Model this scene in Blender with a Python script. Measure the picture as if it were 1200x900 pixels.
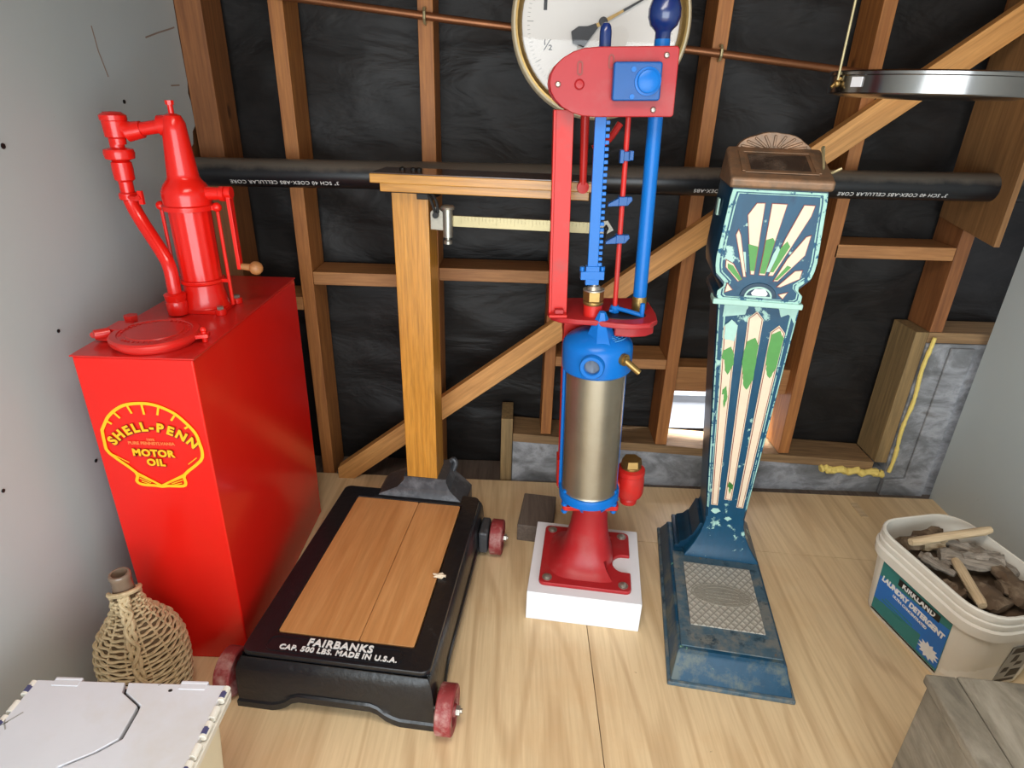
import bpy, bmesh, math, random
from mathutils import Vector, Matrix, noise
random.seed(7)
C = bpy.context.scene.collection
for o in list(bpy.data.objects): bpy.data.objects.remove(o)
PI = math.pi
R = math.radians

# ------------------------------------------------------------------ camera
H = 1.36
cam = bpy.data.objects.new('camera', bpy.data.cameras.new('camera')); C.objects.link(cam)
cam.data.sensor_width = 36; cam.data.lens = 725 / 1200 * 36
cam.data.clip_start = .02
dn = Vector((-47, 1557, 725)).normalized()
zc = Vector((0, 0, 1)); Yw = (zc - dn * zc.dot(dn)).normalized(); Zw = -dn; Xw = Yw.cross(Zw) * -1
Xw = Vector((Yw.y * Zw.z - Yw.z * Zw.y, Yw.z * Zw.x - Yw.x * Zw.z, Yw.x * Zw.y - Yw.y * Zw.x))
# columns: camera right, up, back expressed in world axes
M = Matrix(((Xw.x, -Xw.y, -Xw.z, 0), (Yw.x, -Yw.y, -Yw.z, 0), (Zw.x, -Zw.y, -Zw.z, H), (0, 0, 0, 1)))
cam.matrix_world = M
bpy.context.scene.camera = cam

# ------------------------------------------------------------------ light
sc = bpy.context.scene
sc.view_settings.view_transform = 'Standard'; sc.view_settings.look = 'None'
sc.view_settings.gamma = 1; sc.view_settings.use_curve_mapping = False
sc.view_settings.exposure = 0.0
w = bpy.data.worlds.new('World'); sc.world = w; w.use_nodes = True
bg = w.node_tree.nodes['Background']; bg.inputs[0].default_value = (.86, .92, 1, 1); bg.inputs[1].default_value = .9
def area(name, loc, rot, sx, sy, power, col):
    l = bpy.data.lights.new(name, 'AREA'); l.shape = 'RECTANGLE'; l.size = sx; l.size_y = sy; l.energy = power; l.color = col
    o = bpy.data.objects.new(name, l); C.objects.link(o); o.location = loc; o.rotation_euler = rot
    return o
area('doorway_daylight', (.15, -1.25, .84), (R(90), 0, 0), 2.5, 1.65, 75, (.93, 1, 1.04))
area('skylight_outside', (.9, 2.47, 1.2), (0, 0, 0), 1.6, .22, 220, (.9, .93, 1))
area('overhead_fill', (.1, .35, 2.1), (R(-4), R(-24), 0), 1.2, .7, 32, (1, .93, .84))  # added fill without a fixture, lifts floor, top faces and right wall

# ------------------------------------------------------------------ materials
def nt(name):
    m = bpy.data.materials.new(name); m.use_nodes = True
    t = m.node_tree; b = t.nodes['Principled BSDF']
    return m, t, b
def N(t, kind, **kw):
    n = t.nodes.new(kind)
    for k, v in kw.items():
        if k in n.inputs.keys() if isinstance(k, str) else False: n.inputs[k].default_value = v
        else: setattr(n, k, v)
    return n
def co(t, scale=(1, 1, 1), rot=(0, 0, 0), loc=(0, 0, 0)):
    tc = t.nodes.new('ShaderNodeTexCoord'); mp = t.nodes.new('ShaderNodeMapping')
    mp.inputs['Scale'].default_value = scale; mp.inputs['Rotation'].default_value = rot; mp.inputs['Location'].default_value = loc
    t.links.new(tc.outputs['Object'], mp.inputs['Vector']); return mp.outputs[0]
def noi(t, vec, scale, detail=4, rough=.55, dist=0):
    n = t.nodes.new('ShaderNodeTexNoise'); n.inputs['Scale'].default_value = scale; n.inputs['Detail'].default_value = detail
    n.inputs['Roughness'].default_value = rough; n.inputs['Distortion'].default_value = dist
    t.links.new(vec, n.inputs['Vector']); return n.outputs['Fac']
def ramp(t, fac, stops):
    r = t.nodes.new('ShaderNodeValToRGB'); e = r.color_ramp.elements
    e[0].position, e[0].color = stops[0][0], (*stops[0][1], 1)
    e[1].position, e[1].color = stops[-1][0], (*stops[-1][1], 1)
    for p, c in stops[1:-1]:
        x = e.new(p); x.color = (*c, 1)
    t.links.new(fac, r.inputs[0]); return r.outputs[0]
def mix(t, fac, a, b, mode='MIX'):
    m = t.nodes.new('ShaderNodeMix'); m.data_type = 'RGBA'; m.blend_type = mode
    def s(i, v):
        if isinstance(v, (tuple, float, int)):
            m.inputs[i].default_value = (*v, 1) if isinstance(v, tuple) else v
        else: t.links.new(v, m.inputs[i])
    s(0, fac); s(6, a); s(7, b); return m.outputs[2]
def bump(t, b, h, strength=.3, dist=.01):
    n = t.nodes.new('ShaderNodeBump'); n.inputs['Strength'].default_value = strength; n.inputs['Distance'].default_value = dist
    t.links.new(h, n.inputs['Height']); t.links.new(n.outputs[0], b.inputs['Normal'])
def g(r_, g_, b_):
    f = lambda c: ((c / 255 + .055) / 1.055) ** 2.4 if c > 10 else c / 255 / 12.92
    return (f(r_), f(g_), f(b_))
def plain(name, col, rough=.5, metal=0, var=.12, scale=30, bmp=.05, dirt=None, dfac=(.55, .75), coat=0, spec=.5):
    m, t, b = nt(name)
    v = co(t)
    n = noi(t, v, scale)
    c = mix(t, n, tuple(x * (1 - var) for x in col), tuple(min(1, x * (1 + var)) for x in col))
    if dirt:
        d = noi(t, co(t, loc=(3, 1, 2)), scale * .35, 6, .65)
        f = ramp(t, d, [(dfac[0], (0, 0, 0)), (dfac[1], (1, 1, 1))])
        c = mix(t, f, c, dirt)
    t.links.new(c, b.inputs['Base Color'])
    b.inputs['Roughness'].default_value = rough; b.inputs['Metallic'].default_value = metal; b.inputs['Specular IOR Level'].default_value = spec
    b.inputs['Coat Weight'].default_value = coat; b.inputs['Coat Roughness'].default_value = .08
    if bmp: bump(t, b, n, bmp, .004)
    return m
def wood(name, c1, c2, axis='z', rough=.55, scale=1., coat=0, knots=True, dark=.35):
    m, t, b = nt(name)
    s = {'x': (1.2, 22, 22), 'y': (22, 1.2, 22), 'z': (22, 22, 1.2)}[axis]
    v = co(t, tuple(q * scale for q in s))
    n1 = noi(t, v, 1.6, 5, .6, 1.6)
    s2 = tuple(q * 5 for q in s)
    n2 = noi(t, co(t, s2), 1.0, 3, .7)
    c = ramp(t, n1, [(.28, c1), (.5, tuple((a + b_) / 2 for a, b_ in zip(c1, c2))), (.72, c2)])
    c = mix(t, ramp(t, n2, [(.3, (dark,) * 3), (.6, (0, 0, 0))]), c, tuple(x * .35 for x in c1))
    if knots:
        vo = t.nodes.new('ShaderNodeTexVoronoi'); vo.inputs['Scale'].default_value = 3.1
        t.links.new(co(t, tuple({0: 1, 1: 1, 2: 1}[i] * (1 if 'xyz'[i] == axis else 2.2) for i in range(3))), vo.inputs['Vector'])
        k = ramp(t, vo.outputs['Distance'], [(.045, (.8,) * 3), (.09, (0, 0, 0))])
        c = mix(t, k, c, tuple(x * .3 for x in c1))
    t.links.new(c, b.inputs['Base Color']); b.inputs['Roughness'].default_value = rough
    b.inputs['Coat Weight'].default_value = coat; b.inputs['Coat Roughness'].default_value = .15
    bump(t, b, n2, .15, .002)
    return m
def chipped(name, base, chips, rough=.4, seed=0):
    """old paint: base colour, then patches of (colour, lo, hi, scale)"""
    m, t, b = nt(name)
    c = mix(t, noi(t, co(t, (1, 1, .3)), 60), tuple(x * .75 for x in base), tuple(min(1, x * 1.25) for x in base))
    for i, (col, lo, hi, s) in enumerate(chips):
        f = ramp(t, noi(t, co(t, loc=(seed + i * 3.1, i, 2 * i)), s, 7, .68), [(lo, (0, 0, 0)), (hi, (1, 1, 1))])
        c = mix(t, f, c, col)
    t.links.new(c, b.inputs['Base Color']); b.inputs['Roughness'].default_value = rough; b.inputs['Specular IOR Level'].default_value = .28
    bump(t, b, noi(t, co(t), 45, 6), .2, .003)
    return m

RED = plain('red_gloss_paint', g(214, 27, 18), .22, 0, .05, 8, .02, coat=.25, spec=.4)
REDTOP = plain('red_dusty_paint', g(196, 30, 24), .32, 0, .1, 20, .03, dirt=g(150, 70, 62), dfac=(.5, .9), coat=.3)
REDP = plain('red_pump_paint', g(190, 36, 30), .34, 0, .08, 25, .05, dirt=g(150, 62, 58), dfac=(.5, .8), spec=.3)
REDF = plain('faded_red_paint', g(160, 34, 38), .38, 0, .08, 25, .05, dirt=g(158, 76, 74), dfac=(.5, .85), spec=.35)
REDW = plain('worn_red_iron', g(132, 44, 46), .6, 0, .3, 60, .3, dirt=g(176, 140, 132), dfac=(.48, .72))
BLUE = plain('blue_gloss_paint', g(10, 102, 184), .3, 0, .08, 20, .04, spec=.28)
NAVY = plain('dark_blue_paint', g(16, 42, 98), .25, 0, .08, 20, .03, coat=.5)
BLUEM = plain('mid_blue_paint', g(8, 76, 142), .28, 0, .1, 30, .05, spec=.3)
YEL = plain('yellow_decal_paint', g(250, 178, 22), .4, 0, .06, 30, 0)
ORG = plain('orange_decal_paint', g(240, 120, 60), .4, 0, .06, 30, 0)
STEEL = plain('brushed_nickel', g(160, 154, 138), .34, .85, .12, 14, .03, dirt=g(140, 130, 112), dfac=(.5, .9))
CHROME = plain('chrome', g(150, 148, 146), .2, 1, .05, 10, 0)
ZINC = plain('galvanised_bolt', g(170, 165, 155), .4, .8, .2, 90, .1)
BRASS = plain('dull_brass', g(150, 122, 72), .35, .8, .2, 60, .1)
PALEB = plain('pale_brass', g(166, 154, 116), .38, .5, .12, 40, .05)
IRON = plain('black_cast_iron', g(22, 24, 28), .3, .0, .3, 45, .35, dirt=g(70, 72, 74), dfac=(.62, .9))
IRONG = plain('grey_cast_iron', g(66, 68, 72), .4, .2, .2, 45, .3, dirt=g(120, 122, 126), dfac=(.5, .8))
BLACKM = plain('blackened_steel', g(28, 27, 26), .5, .3, .2, 50, .1)
WHITEP = plain('white_painted_wood', g(222, 224, 228), .5, 0, .03, 15, .04)
CREAM = plain('cream_enamel', g(214, 196, 170), .45, 0, .07, 60, .05)
GREENP = plain('green_enamel', g(72, 138, 62), .5, 0, .15, 60, .1)
AQUA = plain('aqua_primer', g(160, 198, 186), .55, 0, .12, 60, .15)
MAROON = plain('dark_red_pinstripe', g(128, 52, 44), .5, 0, .1, 60, 0)
TEAL = chipped('teal_blue_enamel', g(18, 68, 96), [(g(158, 196, 184), .6, .63, 14), (g(10, 50, 78), .6, .7, 9)], .33)
TEALD = chipped('dark_teal_enamel', g(14, 50, 72), [(g(120, 160, 160), .67, .69, 12), (g(8, 26, 40), .5, .7, 5)], .3, 4)
TEALE = chipped('flaking_aqua_edge', g(152, 194, 182), [(g(24, 82, 112), .54, .57, 42)], .5, 2)
TEALB = chipped('worn_teal_iron', g(66, 90, 104), [(g(108, 110, 106), .46, .6, 16), (g(34, 56, 68), .55, .65, 22), (g(112, 92, 72), .66, .72, 30)], .45, 8)
TEALF = chipped('bright_teal_iron', g(16, 62, 88), [(g(78, 90, 90), .5, .62, 13), (g(110, 156, 128), .68, .7, 18)], .4, 6)
BRONZE = plain('aged_bronze', g(140, 106, 78), .45, .35, .2, 50, .2, dirt=g(98, 84, 70), dfac=(.4, .7))
PEWTER = plain('worn_pewter_plate', g(160, 156, 144), .45, .4, .12, 70, .2, dirt=g(120, 116, 106), dfac=(.55, .8))
GLASSD = plain('dusty_window_glass', g(62, 50, 42), .2, 0, .3, 30, .05, dirt=g(120, 104, 90), dfac=(.5, .8), coat=.5)
DRY = None
PLAST = plain('white_plastic', g(224, 220, 208), .4, 0, .04, 20, .02)
PLASTY = plain('yellowed_plastic', g(226, 216, 188), .45, 0, .05, 20, .02)
LID = plain('scuffed_white_plastic', g(206, 208, 214), .5, 0, .05, 12, .05, dirt=g(196, 192, 186), dfac=(.5, .8))
INK = plain('blue_grey_ink', g(70, 72, 110), .5, 0, .1, 20, 0)
BLACK = plain('black_ink', g(18, 18, 20), .5, 0, .1, 20, 0)
WHITEI = plain('white_lettering', g(225, 225, 222), .5, 0, .08, 90, 0)
LBLUE = plain('label_blue', g(22, 108, 190), .35, 0, .05, 20, 0)
LTEAL = plain('label_teal', g(36, 120, 118), .35, 0, .1, 20, 0)
GREYL = plain('label_grey', g(150, 150, 145), .45, 0, .1, 30, 0)
WICK = plain('woven_wicker', g(196, 176, 138), .65, 0, .2, 120, .3, dirt=g(140, 116, 80), dfac=(.5, .8))
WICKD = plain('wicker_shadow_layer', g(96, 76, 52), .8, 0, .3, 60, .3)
FOAM = plain('yellow_expanding_foam', g(226, 202, 112), .8, 0, .15, 60, .6)
COPPER = plain('copper_pipe', g(134, 88, 58), .38, .7, .2, 20, .05)
FACE = plain('dial_enamel', g(214, 210, 204), .35, 0, .02, 10, 0)
CREAMR = plain('cream_rim_enamel', g(206, 194, 164), .35, .1, .05, 20, 0)
STICK = wood('pale_peeled_stick', g(186, 160, 124), g(222, 200, 164), 'x', .7, 2, knots=False)
BARK = plain('brown_bark', g(88, 70, 52), .85, 0, .4, 40, .6, dirt=g(140, 122, 100), dfac=(.5, .7))
DRIFT = wood('grey_driftwood', g(104, 96, 86), g(170, 160, 146), 'x', .85, 3, knots=False)
STUD = wood('douglas_fir_stud', g(138, 82, 38), g(184, 122, 62), 'z', .6)
STUDX = wood('douglas_fir_blocking', g(148, 98, 54), g(188, 134, 80), 'x', .6)
STUDO = wood('old_weathered_fir', g(116, 88, 58), g(160, 128, 88), 'x', .75)
STUDOZ = wood('old_weathered_post', g(112, 92, 60), g(156, 128, 84), 'z', .75)
STUDD = wood('dark_aged_fir', g(112, 66, 32), g(150, 96, 52), 'z', .65)
GUSS = wood('weathered_plywood', g(116, 80, 44), g(150, 108, 64), 'z', .7)
BRACE = wood('diagonal_fir', g(182, 126, 66), g(222, 164, 96), 'x', .55, .8)
OAK = wood('varnished_oak', g(182, 122, 40), g(206, 146, 58), 'z', .35, 1.6, .3, knots=False, dark=.5)
OAKX = wood('varnished_oak_rail', g(176, 120, 44), g(206, 150, 66), 'x', .35, 1.6, .3, knots=False, dark=.4)
OAKT = wood('dark_varnished_top', g(66, 38, 20), g(96, 60, 32), 'x', .18, 1.2, .5, knots=False)
MAPLE = wood('varnished_platform_board', g(186, 128, 74), g(208, 154, 98), 'y', .4, .7, .2, knots=False, dark=.2)
DARKW = wood('dark_stained_wood', g(84, 72, 64), g(110, 98, 88), 'y', .7)
GREYW = None

def special():
    global DRY, GREYW, FLOORM, PAPER, CONC, PIPE, DRYR, RUBBER
    # painted drywall with marks and scuffs
    m, t, b = nt('grey_painted_drywall')
    c = mix(t, noi(t, co(t), 2.2, 5), g(172, 180, 180), g(184, 192, 192))
    f = ramp(t, noi(t, co(t, loc=(5, 2, 1)), 26, 7, .7), [(.7, (0, 0, 0)), (.74, (1, 1, 1))])
    c = mix(t, f, c, g(158, 150, 140))
    t.links.new(c, b.inputs['Base Color']); b.inputs['Roughness'].default_value = .65
    bump(t, b, noi(t, co(t), 60, 4), .06, .003); DRY = m
    # plywood floor, grain along y
    m, t, b = nt('fir_plywood')
    v = co(t, (3.4, .42, 1))
    n = noi(t, v, .9, 2, .45, .5)
    mu = t.nodes.new('ShaderNodeMath'); mu.operation = 'MULTIPLY'; mu.inputs[1].default_value = 75; t.links.new(n, mu.inputs[0])
    si = t.nodes.new('ShaderNodeMath'); si.operation = 'SINE'; t.links.new(mu.outputs[0], si.inputs[0])
    c = mix(t, noi(t, co(t, (5, 1, 1)), 1.5, 5, .6), g(214, 188, 146), g(228, 202, 160))
    c = mix(t, ramp(t, si.outputs[0], [(.35, (0, 0, 0)), (1.0, (.38,) * 3)]), c, g(176, 142, 102))
    n2 = noi(t, co(t, (90, 4, 1)), 1, 3)
    c = mix(t, ramp(t, n2, [(.35, (.22,) * 3), (.6, (0, 0, 0))]), c, g(150, 112, 72))
    n3 = noi(t, co(t, loc=(2, 7, 0)), 2.0, 6, .7)
    c = mix(t, ramp(t, n3, [(.5, (0, 0, 0)), (.75, (.5,) * 3)]), c, g(206, 164, 112))
    n4 = noi(t, co(t, (1, .8, 1), loc=(1, 3, 0)), 34, 6, .75)
    c = mix(t, ramp(t, n4, [(.68, (0, 0, 0)), (.73, (.8,) * 3)]), c, g(112, 80, 52))
    t.links.new(c, b.inputs['Base Color']); b.inputs['Roughness'].default_value = .42
    bump(t, b, n2, .08, .002); FLOORM = m
    # black building paper
    m, t, b = nt('black_building_paper')
    n = noi(t, co(t, (1, 1, 1.6)), 5, 6, .6, 1.2)
    c = ramp(t, n, [(.3, g(20, 18, 17)), (.7, g(34, 31, 29))])
    t.links.new(c, b.inputs['Base Color']); b.inputs['Roughness'].default_value = .5; b.inputs['Specular IOR Level'].default_value = .28
    bump(t, b, noi(t, co(t, (1, 1, 2.4)), 4, 4, .5, .5), .4, .03); PAPER = m
    # concrete
    m, t, b = nt('cast_concrete')
    n = noi(t, co(t, (1, 1, 1.8)), 6, 8, .65, .5)
    c = ramp(t, n, [(.3, g(84, 84, 84)), (.48, g(122, 124, 126)), (.6, g(160, 162, 166)), (.75, g(108, 106, 102))])
    t.links.new(c, b.inputs['Base Color']); b.inputs['Roughness'].default_value = .85
    bump(t, b, noi(t, co(t), 40, 8, .7), .5, .006); CONC = m
    # black ABS pipe, dusty along the top
    m, t, b = nt('black_abs_pipe')
    geo = t.nodes.new('ShaderNodeNewGeometry'); sp = t.nodes.new('ShaderNodeSeparateXYZ'); t.links.new(geo.outputs['Normal'], sp.inputs[0])
    ma = t.nodes.new('ShaderNodeMath'); ma.operation = 'MULTIPLY_ADD'; ma.inputs[1].default_value = 1.0
    t.links.new(sp.outputs[2], ma.inputs[0]); 
    n = noi(t, co(t), 14, 8, .7)
    m2 = t.nodes.new('ShaderNodeMath'); m2.operation = 'MULTIPLY'; m2.inputs[1].default_value = .8; t.links.new(n, m2.inputs[0])
    t.links.new(m2.outputs[0], ma.inputs[2])
    f = ramp(t, ma.outputs[0], [(.62, (0, 0, 0)), (1.0, (.75,) * 3)])
    c = mix(t, f, g(20, 21, 24), g(96, 88, 78))
    t.links.new(c, b.inputs['Base Color']); b.inputs['Roughness'].default_value = .32; PIPE = m
    # grey weathered board
    m, t, b = nt('grey_weathered_timber')
    n = noi(t, co(t, (14, 3, 14)), 1, 7, .65, 1)
    c = ramp(t, n, [(.3, g(82, 76, 66)), (.5, g(122, 115, 100)), (.7, g(150, 143, 128))])
    n2 = noi(t, co(t, (3, 1.2, 3), loc=(4, 0, 0)), 4, 6, .7)
    c = mix(t, ramp(t, n2, [(.5, (0, 0, 0)), (.72, (.7,) * 3)]), c, g(76, 70, 60))
    t.links.new(c, b.inputs['Base Color']); b.inputs['Roughness'].default_value = .8
    bump(t, b, n, .4, .006); GREYW = m
    # tread plate: diamond pattern by bump
    m, t, b = nt('diamond_tread')
    v1 = t.nodes.new('ShaderNodeTexWave'); v1.inputs['Scale'].default_value = 19; t.links.new(co(t, rot=(0, 0, R(38))), v1.inputs['Vector'])
    v2 = t.nodes.new('ShaderNodeTexWave'); v2.inputs['Scale'].default_value = 19; t.links.new(co(t, rot=(0, 0, R(-38))), v2.inputs['Vector'])
    mx = t.nodes.new('ShaderNodeMath'); mx.operation = 'MAXIMUM'; t.links.new(v1.outputs['Fac'], mx.inputs[0]); t.links.new(v2.outputs['Fac'], mx.inputs[1])
    c = mix(t, noi(t, co(t), 40, 5), g(168, 164, 152), g(206, 202, 190))
    c = mix(t, ramp(t, mx.outputs[0], [(.82, (0, 0, 0)), (.98, (.55,) * 3)]), c, g(104, 100, 92))
    t.links.new(c, b.inputs['Base Color']); b.inputs['Roughness'].default_value = .5; b.inputs['Metallic'].default_value = .3
    bump(t, b, mx.outputs[0], .5, .003); RUBBER = m
special()
mg, tg, bgn = nt('clear_cover_glass')
tr = tg.nodes.new('ShaderNodeBsdfTransparent'); gl = tg.nodes.new('ShaderNodeBsdfGlossy'); gl.inputs['Roughness'].default_value = .03
fr = tg.nodes.new('ShaderNodeFresnel'); fr.inputs[0].default_value = 1.5; ms = tg.nodes.new('ShaderNodeMixShader')
tg.links.new(fr.outputs[0], ms.inputs[0]); tg.links.new(tr.outputs[0], ms.inputs[1]); tg.links.new(gl.outputs[0], ms.inputs[2])
tg.links.new(ms.outputs[0], tg.nodes['Material Output'].inputs[0]); CLEAR = mg
bot, tb, bb = nt('smoky_bottle_glass'); bb.inputs['Base Color'].default_value = (*g(150, 128, 108), 1); bb.inputs['Roughness'].default_value = .15
bb.inputs['Transmission Weight'].default_value = .35; BOTTLE = bot

# ------------------------------------------------------------------ mesh builder
class MB:
    def __init__(s, off=(0, 0, 0)):
        s.bm = bmesh.new(); s.off = Vector(off); s.mi = 0
    def mat(s, i): s.mi = i; return s
    def _f(s, vs):
        try:
            f = s.bm.faces.new(vs); f.material_index = s.mi; return f
        except ValueError: return None
    def v(s, p): return s.bm.verts.new(p)
    def box(s, x0, x1, y0, y1, z0, z1, T=None):
        return s.hexa([(x0, y0, z0), (x1, y0, z0), (x1, y1, z0), (x0, y1, z0), (x0, y0, z1), (x1, y0, z1), (x1, y1, z1), (x0, y1, z1)], T)
    def hexa(s, P, T=None):
        vs = [s.v((T @ Vector(p)) if T else p) for p in P]
        for q in ((3, 2, 1, 0), (4, 5, 6, 7), (0, 1, 5, 4), (1, 2, 6, 5), (2, 3, 7, 6), (3, 0, 4, 7)): s._f([vs[i] for i in q])
        return s
    def loft(s, rings, cap=True, closed=True):
        R_ = [[s.v(p) for p in r] for r in rings]; n = len(R_[0])
        for a, b in zip(R_, R_[1:]):
            for i in range(n if closed else n - 1):
                j = (i + 1) % n; s._f([a[i], a[j], b[j], b[i]])
        if cap: s._f(R_[0][::-1]); s._f(R_[-1])
        return s
    def cyl(s, a, b, r1, r2=None, n=20, cap=True):
        a, b = Vector(a), Vector(b); r2 = r1 if r2 is None else r2
        return s.tube([a, b], [r1, r2], n, cap)
    def tube(s, pts, r, n=12, cap=True):
        pts = [Vector(p) for p in pts]; rr = r if isinstance(r, (list, tuple)) else [r] * len(pts)
        up = None; rings = []
        for i, p in enumerate(pts):
            d = (pts[min(i + 1, len(pts) - 1)] - pts[max(i - 1, 0)]).normalized()
            if up is None:
                up = Vector((0, 0, 1)) if abs(d.z) < .9 else Vector((0, 1, 0))
            u = d.cross(up).normalized(); vv = u.cross(d).normalized(); up = vv
            rings.append([p + (u * math.cos(2 * PI * k / n) + vv * math.sin(2 * PI * k / n)) * rr[i] for k in range(n)])
        return s.loft(rings, cap)
    def lathe(s, prof, c=(0, 0, 0), n=32, axis=(0, 0, 1), cap=True, sx=1., sy=1.):
        """prof: list of (radius, height)"""
        c = Vector(c); ax = Vector(axis).normalized()
        q = Vector((0, 0, 1)).rotation_difference(ax)
        rings = [[c + q @ Vector((r * math.cos(2 * PI * k / n) * sx, r * math.sin(2 * PI * k / n) * sy, h)) for k in range(n)] for r, h in prof]
        return s.loft(rings, cap)
    def prism(s, poly, d, T=None):
        """poly: 3-D points of one face, d: extrusion vector"""
        d = Vector(d); a = [Vector(p) for p in poly]; b = [p + d for p in a]
        if T: a = [T @ p for p in a]; b = [T @ p for p in b]
        return s.loft([a, b])
    def ball(s, c, r, n=16, sz=1.):
        prof = [(max(1e-4, r * math.sin(PI * k / n)), -r * sz * math.cos(PI * k / n)) for k in range(n + 1)]
        return s.lathe(prof, c, n * 2)
    def strip(s, pts, wd, nrm, th):
        """raised band following pts, on a surface with normal nrm"""
        nrm = Vector(nrm).normalized(); pts = [Vector(p) for p in pts]
        pts = [p for i, p in enumerate(pts) if i == 0 or (p - pts[i - 1]).length > 1e-6]
        closed = len(pts) > 3 and (pts[0] - pts[-1]).length < 1e-5
        if closed: pts = pts[:-1]
        n = len(pts); secs = []
        for i in range(n):
            a = pts[i - 1] if (closed or i > 0) else None; c_ = pts[(i + 1) % n] if (closed or i < n - 1) else None
            d1 = (pts[i] - a).normalized() if a is not None else (c_ - pts[i]).normalized(); d2 = (c_ - pts[i]).normalized() if c_ is not None else d1
            u1, u2 = d1.cross(nrm).normalized(), d2.cross(nrm).normalized(); u = u1 + u2; u = u / max(.5, u.length_squared / 2) * wd / 2
            p = pts[i]; secs.append([p - u, p + u, p + u + nrm * th, p - u + nrm * th])
        if closed: return s.loft(secs + [secs[0]], cap=False) if False else s.loopband(secs)
        return s.loft(secs)
    def loopband(s, secs):
        V = [[s.v(p) for p in q] for q in secs]; n = len(V)
        for i in range(n):
            a, b = V[i], V[(i + 1) % n]
            for k in range(4): s._f([a[k], a[(k + 1) % 4], b[(k + 1) % 4], b[k]])
        return s
    def mesh(s, me, T):
        vs = [s.v(T @ v.co) for v in me.vertices]
        for p in me.polygons: s._f([vs[i] for i in p.vertices])
        return s
    def xf(s, M_):
        bmesh.ops.transform(s.bm, matrix=M_, verts=s.bm.verts); return s
    def build(s, name, mats, parent=None, bevel=0, smooth=True, seg=2, ang=35):
        if s.off.length: bmesh.ops.translate(s.bm, vec=-s.off, verts=s.bm.verts)
        bmesh.ops.recalc_face_normals(s.bm, faces=s.bm.faces)
        if smooth:
            for f in s.bm.faces: f.smooth = True
            for e in s.bm.edges:
                if len(e.link_faces) == 2:
                    e.smooth = e.calc_face_angle(0) < R(ang)
        me = bpy.data.meshes.new(name); s.bm.to_mesh(me); s.bm.free()
        for m in (mats if isinstance(mats, (list, tuple)) else [mats]): me.materials.append(m)
        o = bpy.data.objects.new(name, me); C.objects.link(o)
        if parent: o.parent = parent
        if bevel:
            b = o.modifiers.new('bevel', 'BEVEL'); b.width = bevel; b.segments = seg; b.limit_method = 'ANGLE'; b.angle_limit = R(40); b.harden_normals = True
        return o
def tag(o, label=None, cat=None, group=None, kind=None):
    for k, v in (('label', label), ('category', cat), ('group', group), ('kind', kind)):
        if v: o[k] = v
    return o
def thing(name, label, cat, loc, rz=0, group=None):
    o = bpy.data.objects.new(name, None); C.objects.link(o); o.empty_display_size = .05
    o.location = loc; o.rotation_euler = (0, 0, rz); return tag(o, label, cat, group)
def text_mesh(s, size, bold=0.0, extrude=.0006, shear=0, align='CENTER', space=1.0):
    cu = bpy.data.curves.new('t', 'FONT'); cu.body = s; cu.size = size; cu.extrude = extrude; cu.offset = bold
    cu.align_x = align; cu.align_y = 'CENTER'; cu.shear = shear; cu.space_character = space; cu.resolution_u = 4
    o = bpy.data.objects.new('t', cu); C.objects.link(o)
    bpy.context.view_layer.update()
    me = bpy.data.meshes.new_from_object(o.evaluated_get(bpy.context.evaluated_depsgraph_get()))
    bpy.data.objects.remove(o); bpy.data.curves.remove(cu); return me
def frame3(o, x, n):
    """matrix: text x along x, text normal along n, origin o"""
    x = Vector(x).normalized(); n = Vector(n).normalized(); y = n.cross(x).normalized()
    return Matrix(((x.x, y.x, n.x, o[0]), (x.y, y.y, n.y, o[1]), (x.z, y.z, n.z, o[2]), (0, 0, 0, 1)))
def smoothpath(pts, k=6):
    pts = [Vector(p) for p in pts]; out = []
    P = [pts[0] * 2 - pts[1]] + pts + [pts[-1] * 2 - pts[-2]]
    for i in range(1, len(P) - 2):
        for j in range(k):
            t = j / k; a, b, c, d = P[i - 1], P[i], P[i + 1], P[i + 2]
            out.append(.5 * ((2 * b) + (c - a) * t + (2 * a - 5 * b + 4 * c - d) * t * t + (3 * b - a - 3 * c + d) * t ** 3))
    out.append(pts[-1]); return out
def rrect(cx, cy, hw, hh, r, n=5):
    out = []
    for sx, sy, a0 in ((1, 1, 0), (-1, 1, 90), (-1, -1, 180), (1, -1, 270)):
        for k in range(n + 1):
            a = R(a0 + 90 * k / n); out.append((cx + sx * (hw - r) + r * math.cos(a), cy + sy * (hh - r) + r * math.sin(a)))
    return out

# ================================================================== SETTING
YS = 2.05      # front plane of the studs
def struct(o): return tag(o, kind='structure')
# floor: plywood sheets (seam gaps are real)
def yb(x): return 2.045 - .024 * (x + .73)
b = MB()
b.prism([(-1.0, -1.3, 0), (.232, -1.3, 0), (.2325, yb(.2) - .32, 0), (-1.0, 1.78, 0)], (0, 0, -.018))
b.prism([(.2345, -1.3, 0), (1.68, -1.3, 0), (1.68, 1.585, 0), (.2345, yb(.2) - .32, 0)], (0, 0, -.018))
b.prism([(-1.0, 1.782, 0), (.234, yb(.2) - .318, 0), (1.68, 1.587, 0), (1.68, yb(1.68), 0), (-1.0, yb(-1.0), 0)], (0, 0, -.018))
struct(b.build('floor', FLOORM))
b = MB(); b.box(-1.2, 1.9, -1.3, 2.2, -.12, -.0185); struct(b.build('trim_1', DARKW))
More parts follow.
